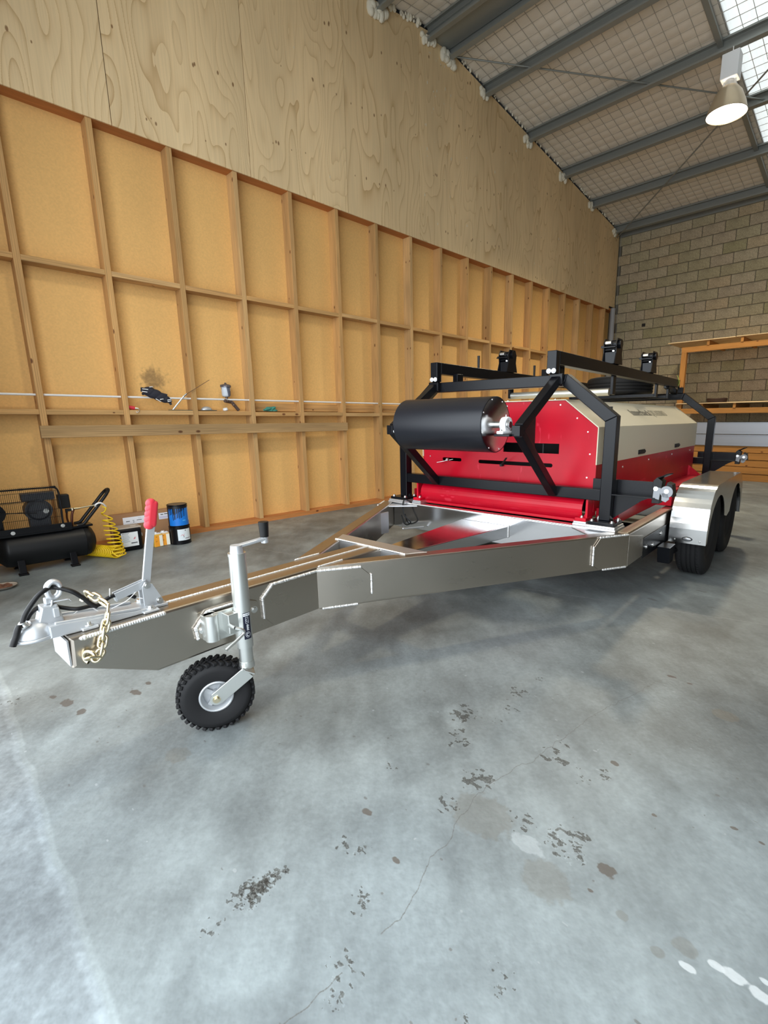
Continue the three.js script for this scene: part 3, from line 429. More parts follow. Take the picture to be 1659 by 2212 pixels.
  const lug = []; for (let i = 0; i < 34; i++) for (const q of [-1, 1]) { const a = (i + (q > 0 ? 0.5 : 0)) / 34 * Math.PI * 2; lug.push(new RoundedBoxGeometry(0.012, 0.022, 0.014, 1, 0.003).rotateX(q * 0.5).translate(0.1265, q * 0.028, 0).rotateY(a), new THREE.BoxGeometry(0.012, 0.018, 0.009).rotateX(-q * 0.6).translate(0.127, q * 0.009, 0).rotateY(a + 0.06)); }
  part('tyre', aim(join([lathe([[0.055, -0.03], [0.07, -0.038], [0.10, -0.043], [0.118, -0.038], [0.124, -0.02], [0.126, 0], [0.124, 0.02], [0.118, 0.038], [0.10, 0.043], [0.07, 0.038], [0.055, 0.03]], 56), ...lug]), ax.toArray(), wc), M.rubber, j, 'chunky black pneumatic tyre');
  const spokes = []; for (let i = 0; i < 4; i++) spokes.push(new THREE.BoxGeometry(0.04, 0.012, 0.016).translate(0.032, 0.012, 0).rotateY(i * Math.PI / 2 + 0.5));
  part('rim', aim(join([lathe([[0.044, 0.018], [0.05, 0.036], [0.058, 0.036], [0.06, 0.03], [0.056, 0.0], [0.06, -0.03], [0.05, -0.034], [0.044, -0.01], [0.044, 0.018]], 36), lathe([[0.0, 0.03], [0.018, 0.03], [0.02, 0.0], [0.018, -0.03], [0, -0.03]], 20), lathe([[0.0, 0.006], [0.048, 0.006], [0.048, 0.0], [0, 0.0]], 24), ...spokes]), ax.toArray(), wc), M.cast, j, 'silver spoked rim');
  const crown = V(tx, 0.222, tz), fork = [];
  for (const q of [-1, 1]) { const o = ax.clone().multiplyScalar(q * 0.05), a = crown.clone().add(o).add(hd.clone().multiplyScalar(0.0)), b = V(...wc).add(o); fork.push(bar(a.toArray(), b.toArray(), 0.052, 0.006, ax, 0.002), cyl(b.clone().sub(ax.clone().multiplyScalar(0.003)).toArray(), b.clone().add(ax.clone().multiplyScalar(0.003)).toArray(), 0.022, 0.022, 20)); }
  fork.push(bar(crown.clone().add(ax.clone().multiplyScalar(-0.053)).toArray(), crown.clone().add(ax.clone().multiplyScalar(0.053)).toArray(), 0.05, 0.006, V(0.2, 1, -0.55).normalize(), 0.002));
  part('fork', fork, M.zinc, j);
  { const b = V(...wc), e = (k) => b.clone().add(ax.clone().multiplyScalar(k)).toArray(); part('axle_bolt', [hex(e(0.053), e(0.064), 0.0095), cyl(e(0.052), e(0.055), 0.014)], M.gold, j); }
  // clamp on the drawbar side
  const cl = sub('clamp', t);
  part('mount_plate', prismZY([[1.785, 0.40], [1.795, 0.43], [1.83, 0.445], [1.99, 0.445], [2.03, 0.40], [2.025, 0.36], [1.99, 0.338], [1.82, 0.345], [1.79, 0.365]], 0.0825, 0.091, 0.001), M.alu, cl);
  weld([[[0.089, 0.449, 1.86], [0.089, 0.449, 1.99]], [[0.089, 0.447, 1.992], [0.089, 0.402, 2.034]], [[0.089, 0.40, 2.035], [0.089, 0.36, 2.03]]], 0.006, M.weld, t);
  part('bracket', [cyl([0.122, 0.352, 1.993], [0.122, 0.447, 1.993], 0.024, 0.024, 20), span(0.091, 0.122, 0.352, 0.447, 1.969, 2.017, 0.004), span(0.12, 0.127, 0.345, 0.45, 1.90, 1.99, 0.002)], M.zinc, cl);
  part('clamp_ring', [new THREE.CylinderGeometry(0.0325, 0.0325, 0.075, 20, 1, true, Math.PI * 1.05, Math.PI).translate(tx, 0.4075, tz), span(0.12, 0.17, 0.372, 0.443, 1.91, 1.955, 0.003)], M.zinc, cl);
  part('clamp_handle', [cyl([0.165, 0.405, 1.95], [0.205, 0.405, 1.95], 0.0075), tube([[0.205, 0.405, 1.952], [0.215, 0.395, 1.932], [0.214, 0.383, 1.926], [0.216, 0.370, 1.945], [0.22, 0.353, 1.985], [0.221, 0.346, 2.0]], 0.0058, 30, 10)], M.zinc, cl);
  bolts([[0.091, 0.388, 2.012], [0.091, 0.40, 1.81]], [1, 0, 0], 0.009, 0.007, M.steel, cl);
  const stk = canvasTex(128, 384, (c, w, h) => { c.fillStyle = '#14182c'; c.fillRect(0, 0, w, h); c.fillStyle = '#e8ecf0'; c.fillRect(6, 8, w - 12, 40); c.fillStyle = '#14182c'; for (let i = 0; i < 6; i++) c.fillRect(16 + i * 17, 18, 10, 20); c.strokeStyle = '#e8ecf0'; c.lineWidth = 5; c.strokeRect(40, 66, 48, 84); c.beginPath(); c.arc(66, 108, 18, 0.6, 5); c.stroke(); c.fillStyle = '#e8ecf0'; for (let i = 0; i < 9; i++) c.fillRect(50, 170 + i * 10, 30 + (i % 3) * 6, 6); c.beginPath(); c.arc(64, 318, 38, 0, 7); c.stroke(); c.lineWidth = 8; c.beginPath(); c.arc(64, 318, 20, 1, 5.5); c.stroke(); });
  part('sticker', new THREE.CylinderGeometry(0.0294, 0.0294, 0.10, 12, 1, true, 1.08, 0.95).translate(tx, 0.388, tz), std({ map: stk, roughness: 0.35 }), j, 'dark blue sticker with white marks');

  // coupling head
  const k = sub('coupling', t);
  part('coupling_body', [prismZY([[2.135, 0.492], [2.135, 0.504], [2.20, 0.507], [2.30, 0.520], [2.40, 0.532], [2.425, 0.532], [2.425, 0.494], [2.36, 0.492]], -0.05, 0.05, 0.004), span(-0.062, 0.062, 0.4915, 0.5, 2.13, 2.18, 0.004, 2), span(-0.06, 0.06, 0.4915, 0.502, 2.305, 2.35, 0.004, 2), bar([0.042, 0.51, 2.18], [0.042, 0.534, 2.41], 0.010, 0.010), bar([-0.042, 0.51, 2.18], [-0.042, 0.534, 2.41], 0.010, 0.010)], M.cast, k);
  part('ball_cup', [new THREE.SphereGeometry(0.05, 28, 14, 0, Math.PI * 2, 0, Math.PI * 0.55).scale(1, 0.9, 1).translate(0, 0.503, 2.45), lathe([[0.047, 0], [0.054, 0.002], [0.054, 0.009], [0.049, 0.012], [0.047, 0]], 32).translate(0, 0.494, 2.45), ball(0, 0.515, 2.42, 0.03, 1.2, 0.8, 1.4)], M.cast, k);
  part('latch_post', [prismZY([[2.378, 0.525], [2.446, 0.525], [2.428, 0.585], [2.390, 0.585]], -0.021, 0.021, 0.005), span(-0.012, 0.012, 0.585, 0.604, 2.392, 2.416, 0.004, 2), span(0.016, 0.026, 0.545, 0.575, 2.388, 2.404, 0.003)], M.cast, k);
  const ringPts = [[0, 0.604, 2.400], [0, 0.622, 2.405], [0, 0.639, 2.402], [0, 0.648, 2.390], [0, 0.642, 2.378], [0, 0.624, 2.374], [0, 0.608, 2.378], [0, 0.600, 2.390]];
  part('latch_handle', tube(ringPts, 0.0078, 64, 12, true).scale(1.7, 1, 1), M.cast, k, 'ring-shaped cast latch handle');
  part('safety_catch', [bar([0.012, 0.592, 2.405], [0.02, 0.592, 2.362], 0.012, 0.003), bar([0.02, 0.592, 2.362], [0.02, 0.584, 2.356], 0.012, 0.003), tube([[0.014, 0.575, 2.41], [0.02, 0.585, 2.404], [0.016, 0.598, 2.40]], 0.003, 12, 6)], M.cast, k);
  bolts([[0.042, 0.503, 2.328], [-0.042, 0.503, 2.328], [0.045, 0.501, 2.152], [-0.045, 0.501, 2.152]], [0, 1, 0], 0.0095, 0.012, M.steel, k);
  bolts([[0.02, 0.543, 2.472]], [0.1, 0.9, 0.35], 0.011, 0.014, M.steel, k, 'cup_bolt');
  part('hose', tube([[.02, .548, 2.477], [.02, .574, 2.467], [.02, .603, 2.447], [.015, .623, 2.426], [0.01, .631, 2.409], [0, .631, 2.391], [0.01, .623, 2.37], [.02, .609, 2.348], [.02, .584, 2.326], [.02, .56, 2.309], [.02, .545, 2.293]], 0.0068, 60, 10), M.plastic, k, 'black hose looped through the latch handle');
  part('hose', tube([[0, .544, 2.468], [0, .569, 2.45], [-0.02, .576, 2.424], [-0.028, .572, 2.401], [-0.02, .558, 2.374], [0, .548, 2.341], [0, .546, 2.308], [0, .543, 2.284], [0, .556, 2.258], [0, .561, 2.235], [0, .553, 2.202], [0, .537, 2.178]], 0.0062, 60, 10), M.plastic, k);
  part('hose_end', tube([[.025, .548, 2.484], [.03, .54, 2.49], [.03, .525, 2.495], [.03, .507, 2.503], [.03, .497, 2.507]], 0.0085, 20, 10), M.plastic, k);
  for (const q of [[[-0.02, .515, 2.28], [-0.03, .54, 2.31], [-0.01, .53, 2.35]], [[0.0, .56, 2.25], [0.02, .575, 2.255], [0.01, .59, 2.25]], [[0, .52, 2.25], [0.02, .54, 2.21], [0, .56, 2.17], [-0.02, .54, 2.19], [0.01, .53, 2.16]]]) part('cable_tie', tube(q, 0.0014, 18, 5), M.white, k);
  // hand brake
  const hb = sub('hand_brake', t);
  part('link_arm', [bar([0.006, 0.556, 2.236], [0.006, 0.578, 2.14], 0.026, 0.005, V(1, 0, 0), 0.001), bar([-0.012, 0.556, 2.236], [-0.012, 0.578, 2.14], 0.026, 0.005, V(1, 0, 0), 0.001), bar([-0.003, 0.540, 2.232], [-0.003, 0.556, 2.236], 0.02, 0.006, V(0, 0, 1), 0.001)], M.cast, hb);
  part('brake_base', [prismZY([[2.16, 0.50], [2.10, 0.50], [2.10, 0.512], [2.128, 0.575], [2.15, 0.585], [2.16, 0.57]], -0.022, -0.016, 0.001), prismZY([[2.16, 0.50], [2.10, 0.50], [2.10, 0.512], [2.128, 0.575], [2.15, 0.585], [2.16, 0.57]], 0.012, 0.018, 0.001), span(-0.03, 0.03, 0.4915, 0.50, 2.09, 2.24, 0.002)], M.cast, hb);
  part('brake_lever', bar([-0.002, 0.565, 2.142], [-0.002, 0.775, 2.101], 0.026, 0.009, V(1, 0, 0), 0.002), M.cast, hb);
  { const a = V(-0.002, 0.762, 2.104), b = V(-0.002, 0.85, 2.087), g = []; const d = b.clone().sub(a); for (let i = 0; i < 5; i++) { const p = a.clone().addScaledVector(d, 0.1 + i * 0.2); g.push(ball(p.x, p.y, p.z + 0.005, 0.0165, 0.8, 1.0, 1, 14)); } g.push(bar(a.toArray(), b.toArray(), 0.034, 0.026, V(1, 0, 0), 0.011, 3)); part('lever_grip', g, M.redGrip, hb, 'red moulded finger grip'); }
  bolts([[0.018, 0.573, 2.145], [0.018, 0.512, 2.112]], [1, 0, 0], 0.007, 0.007, M.steel, hb);
  // safety chain
  const ch = sub('safety_chain', t), CP = [[0.02, 0.588, 2.305], [0.055, 0.578, 2.295], [0.082, 0.560, 2.281], [0.097, 0.540, 2.290], [0.100, 0.518, 2.297], [0.100, 0.495, 2.305], [0.101, 0.472, 2.311], [0.102, 0.449, 2.318], [0.104, 0.430, 2.325], [0.106, 0.418, 2.338], [0.108, 0.424, 2.354]];
  const link = (n, L, r) => { const q = []; for (let i = 0; i < 16; i++) { const a = i / 16 * Math.PI * 2; q.push([Math.cos(a) * n, Math.sin(a) * n + Math.sign(Math.sin(a)) * L, 0]); } return tube(q, r, 40, 8, true); };
  for (let i = 0; i + 1 < CP.length; i++) { const a = V(...CP[i]), b = V(...CP[i + 1]), d = b.clone().sub(a), m = a.clone().add(b).multiplyScalar(0.5); const g = link(0.0098, 0.0098, 0.0043).rotateY(i % 2 ? 0.75 : 2.3); part('chain_link', aim(g, d.normalize().toArray(), m.toArray()), M.gold, ch); }
  part('chain_lug', new THREE.TorusGeometry(0.018, 0.006, 10, 24, Math.PI * 1.4).rotateY(0.6).translate(0.096, 0.424, 2.352), M.gold, ch);
  part('chain_shackle', [tube([[0.0, 0.56, 2.30], [-0.01, 0.585, 2.31], [0.015, 0.60, 2.315], [0.03, 0.585, 2.30]], 0.005, 24, 8), hex([-0.005, 0.575, 2.32], [0.02, 0.58, 2.328], 0.008)], M.gold, ch);
}
// ---------------------------------------------------------------- machine housing on the trailer
{
  const m = thing('machine_housing', 'long red machine housing with cream lid, octagonal red end panel and slots', 'machine', TP, TR), S = [-1, 1];
  const FZ0 = -0.12, RZ = -2.79, b = 0.003;
  const oct = [[-0.66, 0.69], [0.66, 0.69], [0.66, 1.052], [0.449, 1.215], [-0.449, 1.215], [-0.66, 1.052]];
  const slot = (x0, x1, y0, y1) => { const r = (y1 - y0) / 2, p = new THREE.Path(); p.moveTo(x0 + r, y0); p.lineTo(x1 - r, y0); p.absarc(x1 - r, y0 + r, r, -Math.PI / 2, Math.PI / 2); p.lineTo(x0 + r, y1); p.absarc(x0 + r, y0 + r, r, Math.PI / 2, Math.PI * 1.5); return p; };
  const face = prismXY(oct, FZ0 - 0.006, FZ0, 0.001, [slot(-0.484, -0.313, 0.812, 0.836), slot(-0.168, 0.386, 0.808, 0.832), [[0.03, 0.894], [0.424, 0.894], [0.424, 0.956], [0.03, 0.956]]]);
  part('end_panel', face, M.red, m, 'red octagonal end panel with three slots');
  part('end_panel', prismXY(oct.map(([x, y]) => [x, y < 0.7 ? 0.55 : y]), RZ, RZ + 0.006, 0.001), M.red, m);
  const side = (x0, y0, x1, y1, name, mat, z0, z1, label) => part(name, bar([(x0 + x1) / 2, (y0 + y1) / 2, z0], [(x0 + x1) / 2, (y0 + y1) / 2, z1], 0.006, Math.hypot(x1 - x0, y1 - y0), V(x1 - x0, y1 - y0, 0).normalize(), 0.001), mat, m, label);
  for (const s of S) {
    side(s * 0.661, 0.555, s * 0.661, 0.838, 'side_panel', M.red, FZ0 + 0.004, RZ, 'red lower side panel');
    const lidSide = side(s * 0.664, 0.838, s * 0.664, 1.056, 'lid_side', M.cream, FZ0 + 0.008, RZ - 0.01);
    side(s * 0.664, 1.056, s * 0.452, 1.220, 'lid_slope', M.cream, FZ0 + 0.008, RZ - 0.01);
    for (const z of [-0.983, -2.03]) part('lid_catch', [span(0.667, 0.680, 0.862, 0.880, z - 0.07, z + 0.07, 0.004, 2), span(0.667, 0.673, 0.855, 0.887, z - 0.075, z + 0.075, 0.002)].map((g) => s > 0 ? g : flipX(g)), M.plastic, m, 'black recessed catch');
    bolts([[-0.6, 0.79], [-1.2, 0.80], [-1.9, 0.80], [-2.6, 0.80]].map(([z, y]) => [s * 0.664, y, z]), [s, 0, 0], 0.006, 0.004, M.steel, m);
    part('foot', [span(0.60, 0.668, 0.515, 0.535, -0.10, 0.005, 0.003), span(0.648, 0.662, 0.53, 0.69, -0.16, -0.03, 0.002), prismZY([[-0.16, 0.535], [-0.03, 0.535], [-0.10, 0.60], [-0.16, 0.65]], 0.640, 0.650, 0.001)].map((g) => s > 0 ? g : flipX(g)), M.red, m);
    bolts([[s * 0.63, 0.535, -0.03], [s * 0.63, 0.535, -0.075]], [0, 1, 0], 0.009, 0.01, M.steel, m);
    const rail = prismZY([[-0.16, 0.495], [-2.74, 0.495], [-2.74, 0.56], [-0.16, 0.575]], 0.665, 0.80, 0.004); part('base_rail', s > 0 ? rail : flipX(rail), M.red, m);
    const gus = prismXY([[0.66, 0.53], [0.82, 0.53], [0.66, 0.66]], -2.62, -2.61, 0.001); part('rib', s > 0 ? gus : flipX(gus), M.red, m);
    const box2 = span(0.80, 0.90, 0.495, 0.60, -1.25, -0.98, 0.004); part('side_box', s > 0 ? box2 : flipX(box2), M.red, m);
  }
  part('lid_top', span(-0.452, 0.452, 1.216, 1.222, RZ - 0.01, FZ0 + 0.008, 0.001), M.cream, m);
  part('hopper_floor', span(-0.655, 0.655, 0.552, 0.558, RZ, FZ0), M.matt, m);
  part('inner_baffle', span(-0.64, 0.64, 0.70, 1.18, -0.40, -0.39), M.matt, m);
  // rolled skirt below the end panel
  { const P = []; for (let i = 0; i <= 12; i++) { const a = mix(1.15, -0.75, i / 12); P.push([-0.16 + 0.125 * Math.cos(a), 0.575 + 0.095 * Math.sin(a)]); } const Q = P.map(([z, y]) => [z - 0.006, y - 0.002]).reverse(); part('skirt', prismZY([...P, ...Q], -0.625, 0.625), M.red, m, 'rolled red front skirt'); }
  part('skirt_flange', span(-0.625, 0.625, 0.494, 0.512, -0.12, -0.06, 0.002), M.red, m);
  const dots = [[-0.60, 0.84], [-0.60, 0.72], [0.60, 1.03], [0.62, 0.90], [0.61, 0.76], [0.42, 1.19], [0.53, 1.11], [0.05, 1.19], [-0.42, 1.19]]; bolts(dots.map(([x, y]) => [x, y, FZ0]), [0, 0, 1], 0.0032, 0.003, M.steel, m);
  bolts([[0.38, 1.222, FZ0 - 0.01], [0.05, 1.222, FZ0 - 0.01]], [0, 1, 0], 0.006, 0.005, M.steel, m);
  part('slot_lever', [bar([-0.40, 0.824, -0.14], [-0.50, 0.80, -0.07], 0.012, 0.006), cyl([-0.43, 0.822, -0.125], [-0.43, 0.822, -0.10], 0.01)], M.steel, m); part('slot_lever', [bar([0.03, 0.806, -0.10], [0.09, 0.86, -0.06], 0.014, 0.006), cyl([0.03, 0.806, -0.125], [0.03, 0.806, -0.09], 0.009)], M.matt, m); part('window_bar', span(0.31, 0.318, 0.894, 0.956, -0.135, -0.127), M.matt, m);
  // lettering on the slope
  const lt = canvasTex(1024, 160, (c, w, h) => { c.clearRect(0, 0, w, h); c.fillStyle = '#1e1c12'; c.textBaseline = 'alphabetic'; c.font = 'bold 118px serif'; c.fillText('Innerback', 8, 122, 500); c.fillStyle = '#4e4b3a'; c.font = '118px serif'; c.fillText('QUADRO', 520, 122, 490); });
  const lg = new THREE.PlaneGeometry(1.0, 0.125), nrm = V(0.612, 0.791, 0).normalize(), up = V(-0.791, 0.612, 0).normalize();
  lg.applyMatrix4(new THREE.Matrix4().makeBasis(V(0, 0, -1), up, nrm).setPosition(V(0.548, 1.1455, -1.53).addScaledVector(nrm, 0.0045)));
  part('lettering', lg, std({ map: lt, transparent: true, roughness: 0.5 }), m, 'dark serif lettering on the cream lid');
}

// ---------------------------------------------------------------- black steel rack over the machine
{
  const r = thing('transport_rack', 'black box-section steel rack standing over the red machine, roller at its front', 'rack', TP, TR), S = [-1, 1], K = M.black;
  const O1 = [0.8024, 0.535], O2 = [0.8024, 1.120], O3 = [0.5054, 1.357], I1 = [0.7377, 0.535], I2 = [0.7377, 1.089], I3 = [0.4825, 1.292], mir = ([x, y]) => [-x, y];
  for (const z of [0, -2.89]) {
    for (const s of S) {
      const f = (g) => s > 0 ? g : flipX(g);
      part('post', f(prismXY([I1, O1, O2, I2], z - 0.065, z, 0.004)), K, r); part('shoulder_bar', f(prismXY([I2, O2, O3, I3], z - 0.065, z, 0.004)), K, r);
      part('base_plate', f(span(0.70, 0.848, 0.5175, 0.535, z - 0.085, z + 0.06, 0.003)), K, r);
      bolts([[0.717, z + 0.04], [0.83, z + 0.04], [0.83, z - 0.065], [0.717, z - 0.065]].map(([x, q]) => [s * x, 0.535, q]), [0, 1, 0], 0.009, 0.012, M.steel, r);
      if (s < 0) continue;                                             // outrigger with a strap ratchet, on the near side only
      part('outrigger', [span(0.803, 1.03, 0.685, 0.765, z - 0.10, z - 0.094, 0.001), span(0.803, 1.03, 0.685, 0.691, z - 0.10, z, 0.001), span(0.67, 0.803, 0.685, 0.765, z - 0.10, z - 0.066, 0.001)], K, r);
      part('outrigger_gusset', prismXY([[0.803, 0.545], [0.803, 0.685], [1.0, 0.685], [0.95, 0.66]], z - 0.06, z - 0.052, 0.001), K, r);
      const rt = sub('ratchet', r);
      part('ratchet_cheek', [cyl([1.083, 0.727, z - 0.012], [1.083, 0.727, z - 0.006], 0.031, 0.031, 22), prismXY([[1.062, 0.68], [1.083, 0.672], [1.10, 0.69], [1.09, 0.72], [1.06, 0.72]], z - 0.012, z - 0.006, 0.001)], M.ratchet, rt, 'pale round ratchet side plate');
      part('ratchet_cheek', prismXY([[1.018, 0.69], [1.05, 0.682], [1.055, 0.745], [1.02, 0.752]], z - 0.012, z - 0.006, 0.001), M.ratchet, rt, 'pale square ratchet side plate');
      part('ratchet_frame', [prismXY([[1.012, 0.66], [1.05, 0.66], [1.058, 0.78], [1.03, 0.80], [1.012, 0.78]], z - 0.09, z - 0.013, 0.002), prismXY([[1.06, 0.71], [1.115, 0.70], [1.105, 0.765], [1.08, 0.775]], z - 0.09, z - 0.02, 0.002), bar([1.03, 0.79, z - 0.05], [1.09, 0.822, z - 0.03], 0.05, 0.006)], M.plastic, rt);
      bolts([[1.083, 0.73, z - 0.006], [1.03, 0.74, z - 0.006]], [0, 0, 1], 0.008, 0.006, M.steel, rt);
    }
    part('cross_bar', prismXY([mir(I3), I3, O3, mir(O3)], z - 0.065, z, 0.004), K, r);
    part('lower_bar', span(-0.7377, 0.7377, 0.645, 0.711, z - 0.07, z - 0.005, 0.004, 1), K, r);
  }
  for (const s of S) {
    const f = (g) => s > 0 ? g : flipX(g);
    part('top_rail', f(span(0.40, 0.4586, 1.412, 1.487, -2.86, 0.0, 0.004)), K, r);
    part('rail_end', f(span(0.40, 0.4586, 1.36, 1.487, 0.0008, 0.0486, 0.004)), K, r);
    bolts([[0.415, 1.375], [0.445, 1.375]].map(([x, y]) => [s * x, y, 0.0486]), [0, 0, 1], 0.0095, 0.012, M.white, r);
    part('rail_foot', f(span(0.36, 0.40, 1.357, 1.42, -0.20, -0.13, 0.003)), K, r);
    part('rail_prop', [f(bar([0.41, 1.365, -2.92], [0.41, 1.42, -2.55], 0.05, 0.05)), f(span(0.44, 0.49, 1.357, 1.413, -2.9, -2.86, 0.003))], K, r);
    part('roller_arm', [f(bar([0.45, 0.668, -0.01], [0.45, 1.035, 0.435], 0.05, 0.05)), f(bar([0.45, 1.325, 0.02], [0.45, 1.06, 0.435], 0.05, 0.05)), f(span(0.425, 0.475, 1.018, 1.075, 0.425, 0.475, 0.004))], K, r);
    part('arm_gusset', f(prismZY([[0.43, 1.03], [0.27, 0.91], [0.27, 1.17], [0.43, 1.07]], 0.452, 0.458, 0.001)), K, r);
    part('arm_clamp', f(span(0.41, 0.49, 1.30, 1.36, 0.0008, 0.03, 0.003)), K, r);
    part('bearing_ledge', f(span(0.335, 0.427, 1.018, 1.030, 0.38, 0.50, 0.002)), K, r);
    const pb = sub('bearing', r);
    part('bearing_body', [f(aim(lathe([[0.022, -0.014], [0.04, -0.018], [0.042, 0.0], [0.04, 0.018], [0.022, 0.014], [0.022, -0.014]], 28), [1, 0, 0], [0.372, 1.078, 0.44])), f(span(0.352, 0.392, 1.030, 1.046, 0.375, 0.505, 0.005, 2)), f(span(0.356, 0.388, 1.04, 1.065, 0.405, 0.475, 0.004))], M.white, pb, 'white cast pillow block');
    part('bearing_insert', f(aim(lathe([[0, 0.018], [0.012, 0.02], [0.022, 0.012], [0.022, -0.012], [0, -0.012]], 20), [1, 0, 0], [0.374, 1.078, 0.44])), M.steel, pb);
    bolts([[0.372, 1.046, 0.388], [0.372, 1.046, 0.492]].map(([x, y, z]) => [s * x, y, z]), [0, 1, 0], 0.006, 0.01, M.steel, pb); bolts([[s * 0.372, 1.12, 0.44]], [0, 1, 0], 0.004, 0.01, M.steel, pb);
  }
  const ro = sub('roller', r);
  part('drum', [cyl([-0.31, 1.078, 0.44], [0.31, 1.078, 0.44], 0.149, 0.149, 72, true), aim(lathe([[0.145, 0.31], [0.149, 0.31], [0.149, 0.306], [0.145, 0.306]], 72), [1, 0, 0], [0, 1.078, 0.44])], M.roller, ro, 'smooth black roller drum');
  for (const s of S) { part('drum_end', aim(lathe([[0, 0.002], [0.146, 0.002], [0.146, -0.002], [0, -0.002]], 60), [1, 0, 0], [s * 0.3075, 1.078, 0.44]), M.aluMirror, ro, 'bright metal end disc'); bolts(Array.from({ length: 8 }, (_, i) => { const a = i * 0.785 + 0.3; return [s * 0.3095, 1.078 + Math.cos(a) * 0.137, 0.44 + Math.sin(a) * 0.137]; }), [s, 0, 0], 0.0035, 0.003, M.steel, ro); }
  part('shaft', cyl([-0.40, 1.078, 0.44], [0.40, 1.078, 0.44], 0.0175, 0.0175, 20), M.steel, ro);
  part('cross_tube', cyl([-0.44, 1.30, -1.0], [0.40, 1.30, -1.0], 0.027, 0.027, 20), M.zinc, r, 'silver cross tube');
  for (const x of [-0.44, 0.415]) part('hanger_strap', span(x, x + 0.02, 1.28, 1.412, -1.03, -0.97, 0.002), K, r);
  for (const z of [-2.2, -2.62]) { part('spare_bearer', span(-0.40, 0.40, 1.30, 1.33, z - 0.025, z + 0.025, 0.003), K, r); for (const s of S) part('bearer_drop', span(s * 0.41 - 0.009, s * 0.41 + 0.009, 1.30, 1.412, z - 0.025, z + 0.025), K, r); }
  const winch = (x, z, s) => {
    const w = sub('strap_winch', r), cheek = [[-0.085, 1.487], [0.085, 1.487], [0.06, 1.56], [0.068, 1.62], [0.045, 1.66], [-0.045, 1.66], [-0.068, 1.62], [-0.06, 1.56]].map(([a, y]) => [z + a, y]);
    part('winch_cheek', prismZY(cheek, x - 0.046, x - 0.040, 0.001), K, w); part('winch_cheek', prismZY(cheek, x + 0.040, x + 0.046, 0.001), K, w); part('winch_back', span(x - 0.04, x + 0.04, 1.487, 1.61, z - 0.058, z - 0.05), K, w);
    part('winch_drum', [cyl([x - 0.06, 1.622, z], [x + 0.06, 1.622, z], 0.03, 0.03, 18), cyl([x - 0.04, 1.585, z + 0.04], [x + 0.04, 1.585, z + 0.04], 0.011), span(x - 0.04, x + 0.04, 1.487, 1.57, z + 0.02, z + 0.05, 0.004)], K, w); part('winch_handle', [span(x - 0.055, x + 0.045, 1.594, 1.602, z + 0.055, z + 0.085, 0.001), span(x - 0.07, x - 0.045, 1.60, 1.615, z + 0.02, z + 0.05, 0.003)], K, w);
    part('winch_shaft', cyl([x - 0.034, 1.628, z + 0.05], [x + 0.005, 1.628, z + 0.05], 0.016, 0.016, 16), M.steel, w); bolts([[x - 0.033, 1.56, z + 0.03], [x + 0.02, 1.575, z + 0.045]], [0.2, 0, 1], 0.005, 0.006, M.steel, w);
  };
  winch(-0.43, -0.93); winch(0.43, -0.93); winch(0.43, -1.83);
  for (const z of [-0.5, -1.41]) part('stake', cyl([-0.43, 1.487, z], [-0.43, 1.58, z], 0.009, 0.0105, 10), M.matt, r); part('stop_block', span(-0.455, -0.405, 1.487, 1.56, -1.66, -1.60, 0.003), K, r);
  part('light_tie', tube([[0.45, 1.41, -2.80], [0.465, 1.45, -2.80], [0.455, 1.495, -2.80], [0.44, 1.53, -2.79]], 0.003, 16, 6), std({ color: lin(0.45, 0.5, 0.08), roughness: 0.5 }), r);
}
{
  const s = thing('spare_wheel', 'spare wheel lying flat on the black rack behind its top rail', 'wheel', [0, 0, 0]), g = new THREE.Vector3(0, 0, -2.42);
  const c = Math.cos(TR), n = Math.sin(TR); s.position.set(TP[0] + g.z * n, 1.331, TP[2] + g.z * c);
  const prof = [[0.185, 0.02], [0.20, 0.01], [0.255, 0.0], [0.285, 0.004], [0.305, 0.016], [0.312, 0.03], [0.312, 0.045], [0.304, 0.046], [0.304, 0.052], [0.313, 0.053], [0.313, 0.075], [0.305, 0.076], [0.305, 0.083], [0.313, 0.084], [0.313, 0.105], [0.305, 0.106], [0.305, 0.112], [0.312, 0.113], [0.311, 0.14], [0.305, 0.158], [0.285, 0.172], [0.255, 0.178], [0.20, 0.17], [0.185, 0.16]];
  part('tyre', lathe(prof, 72), M.rubber, s); part('rim', lathe([[0, 0.06], [0.11, 0.06], [0.135, 0.08], [0.165, 0.09], [0.186, 0.02], [0.186, 0.16], [0.165, 0.10], [0.13, 0.09], [0, 0.07]], 40), M.cast, s);
}
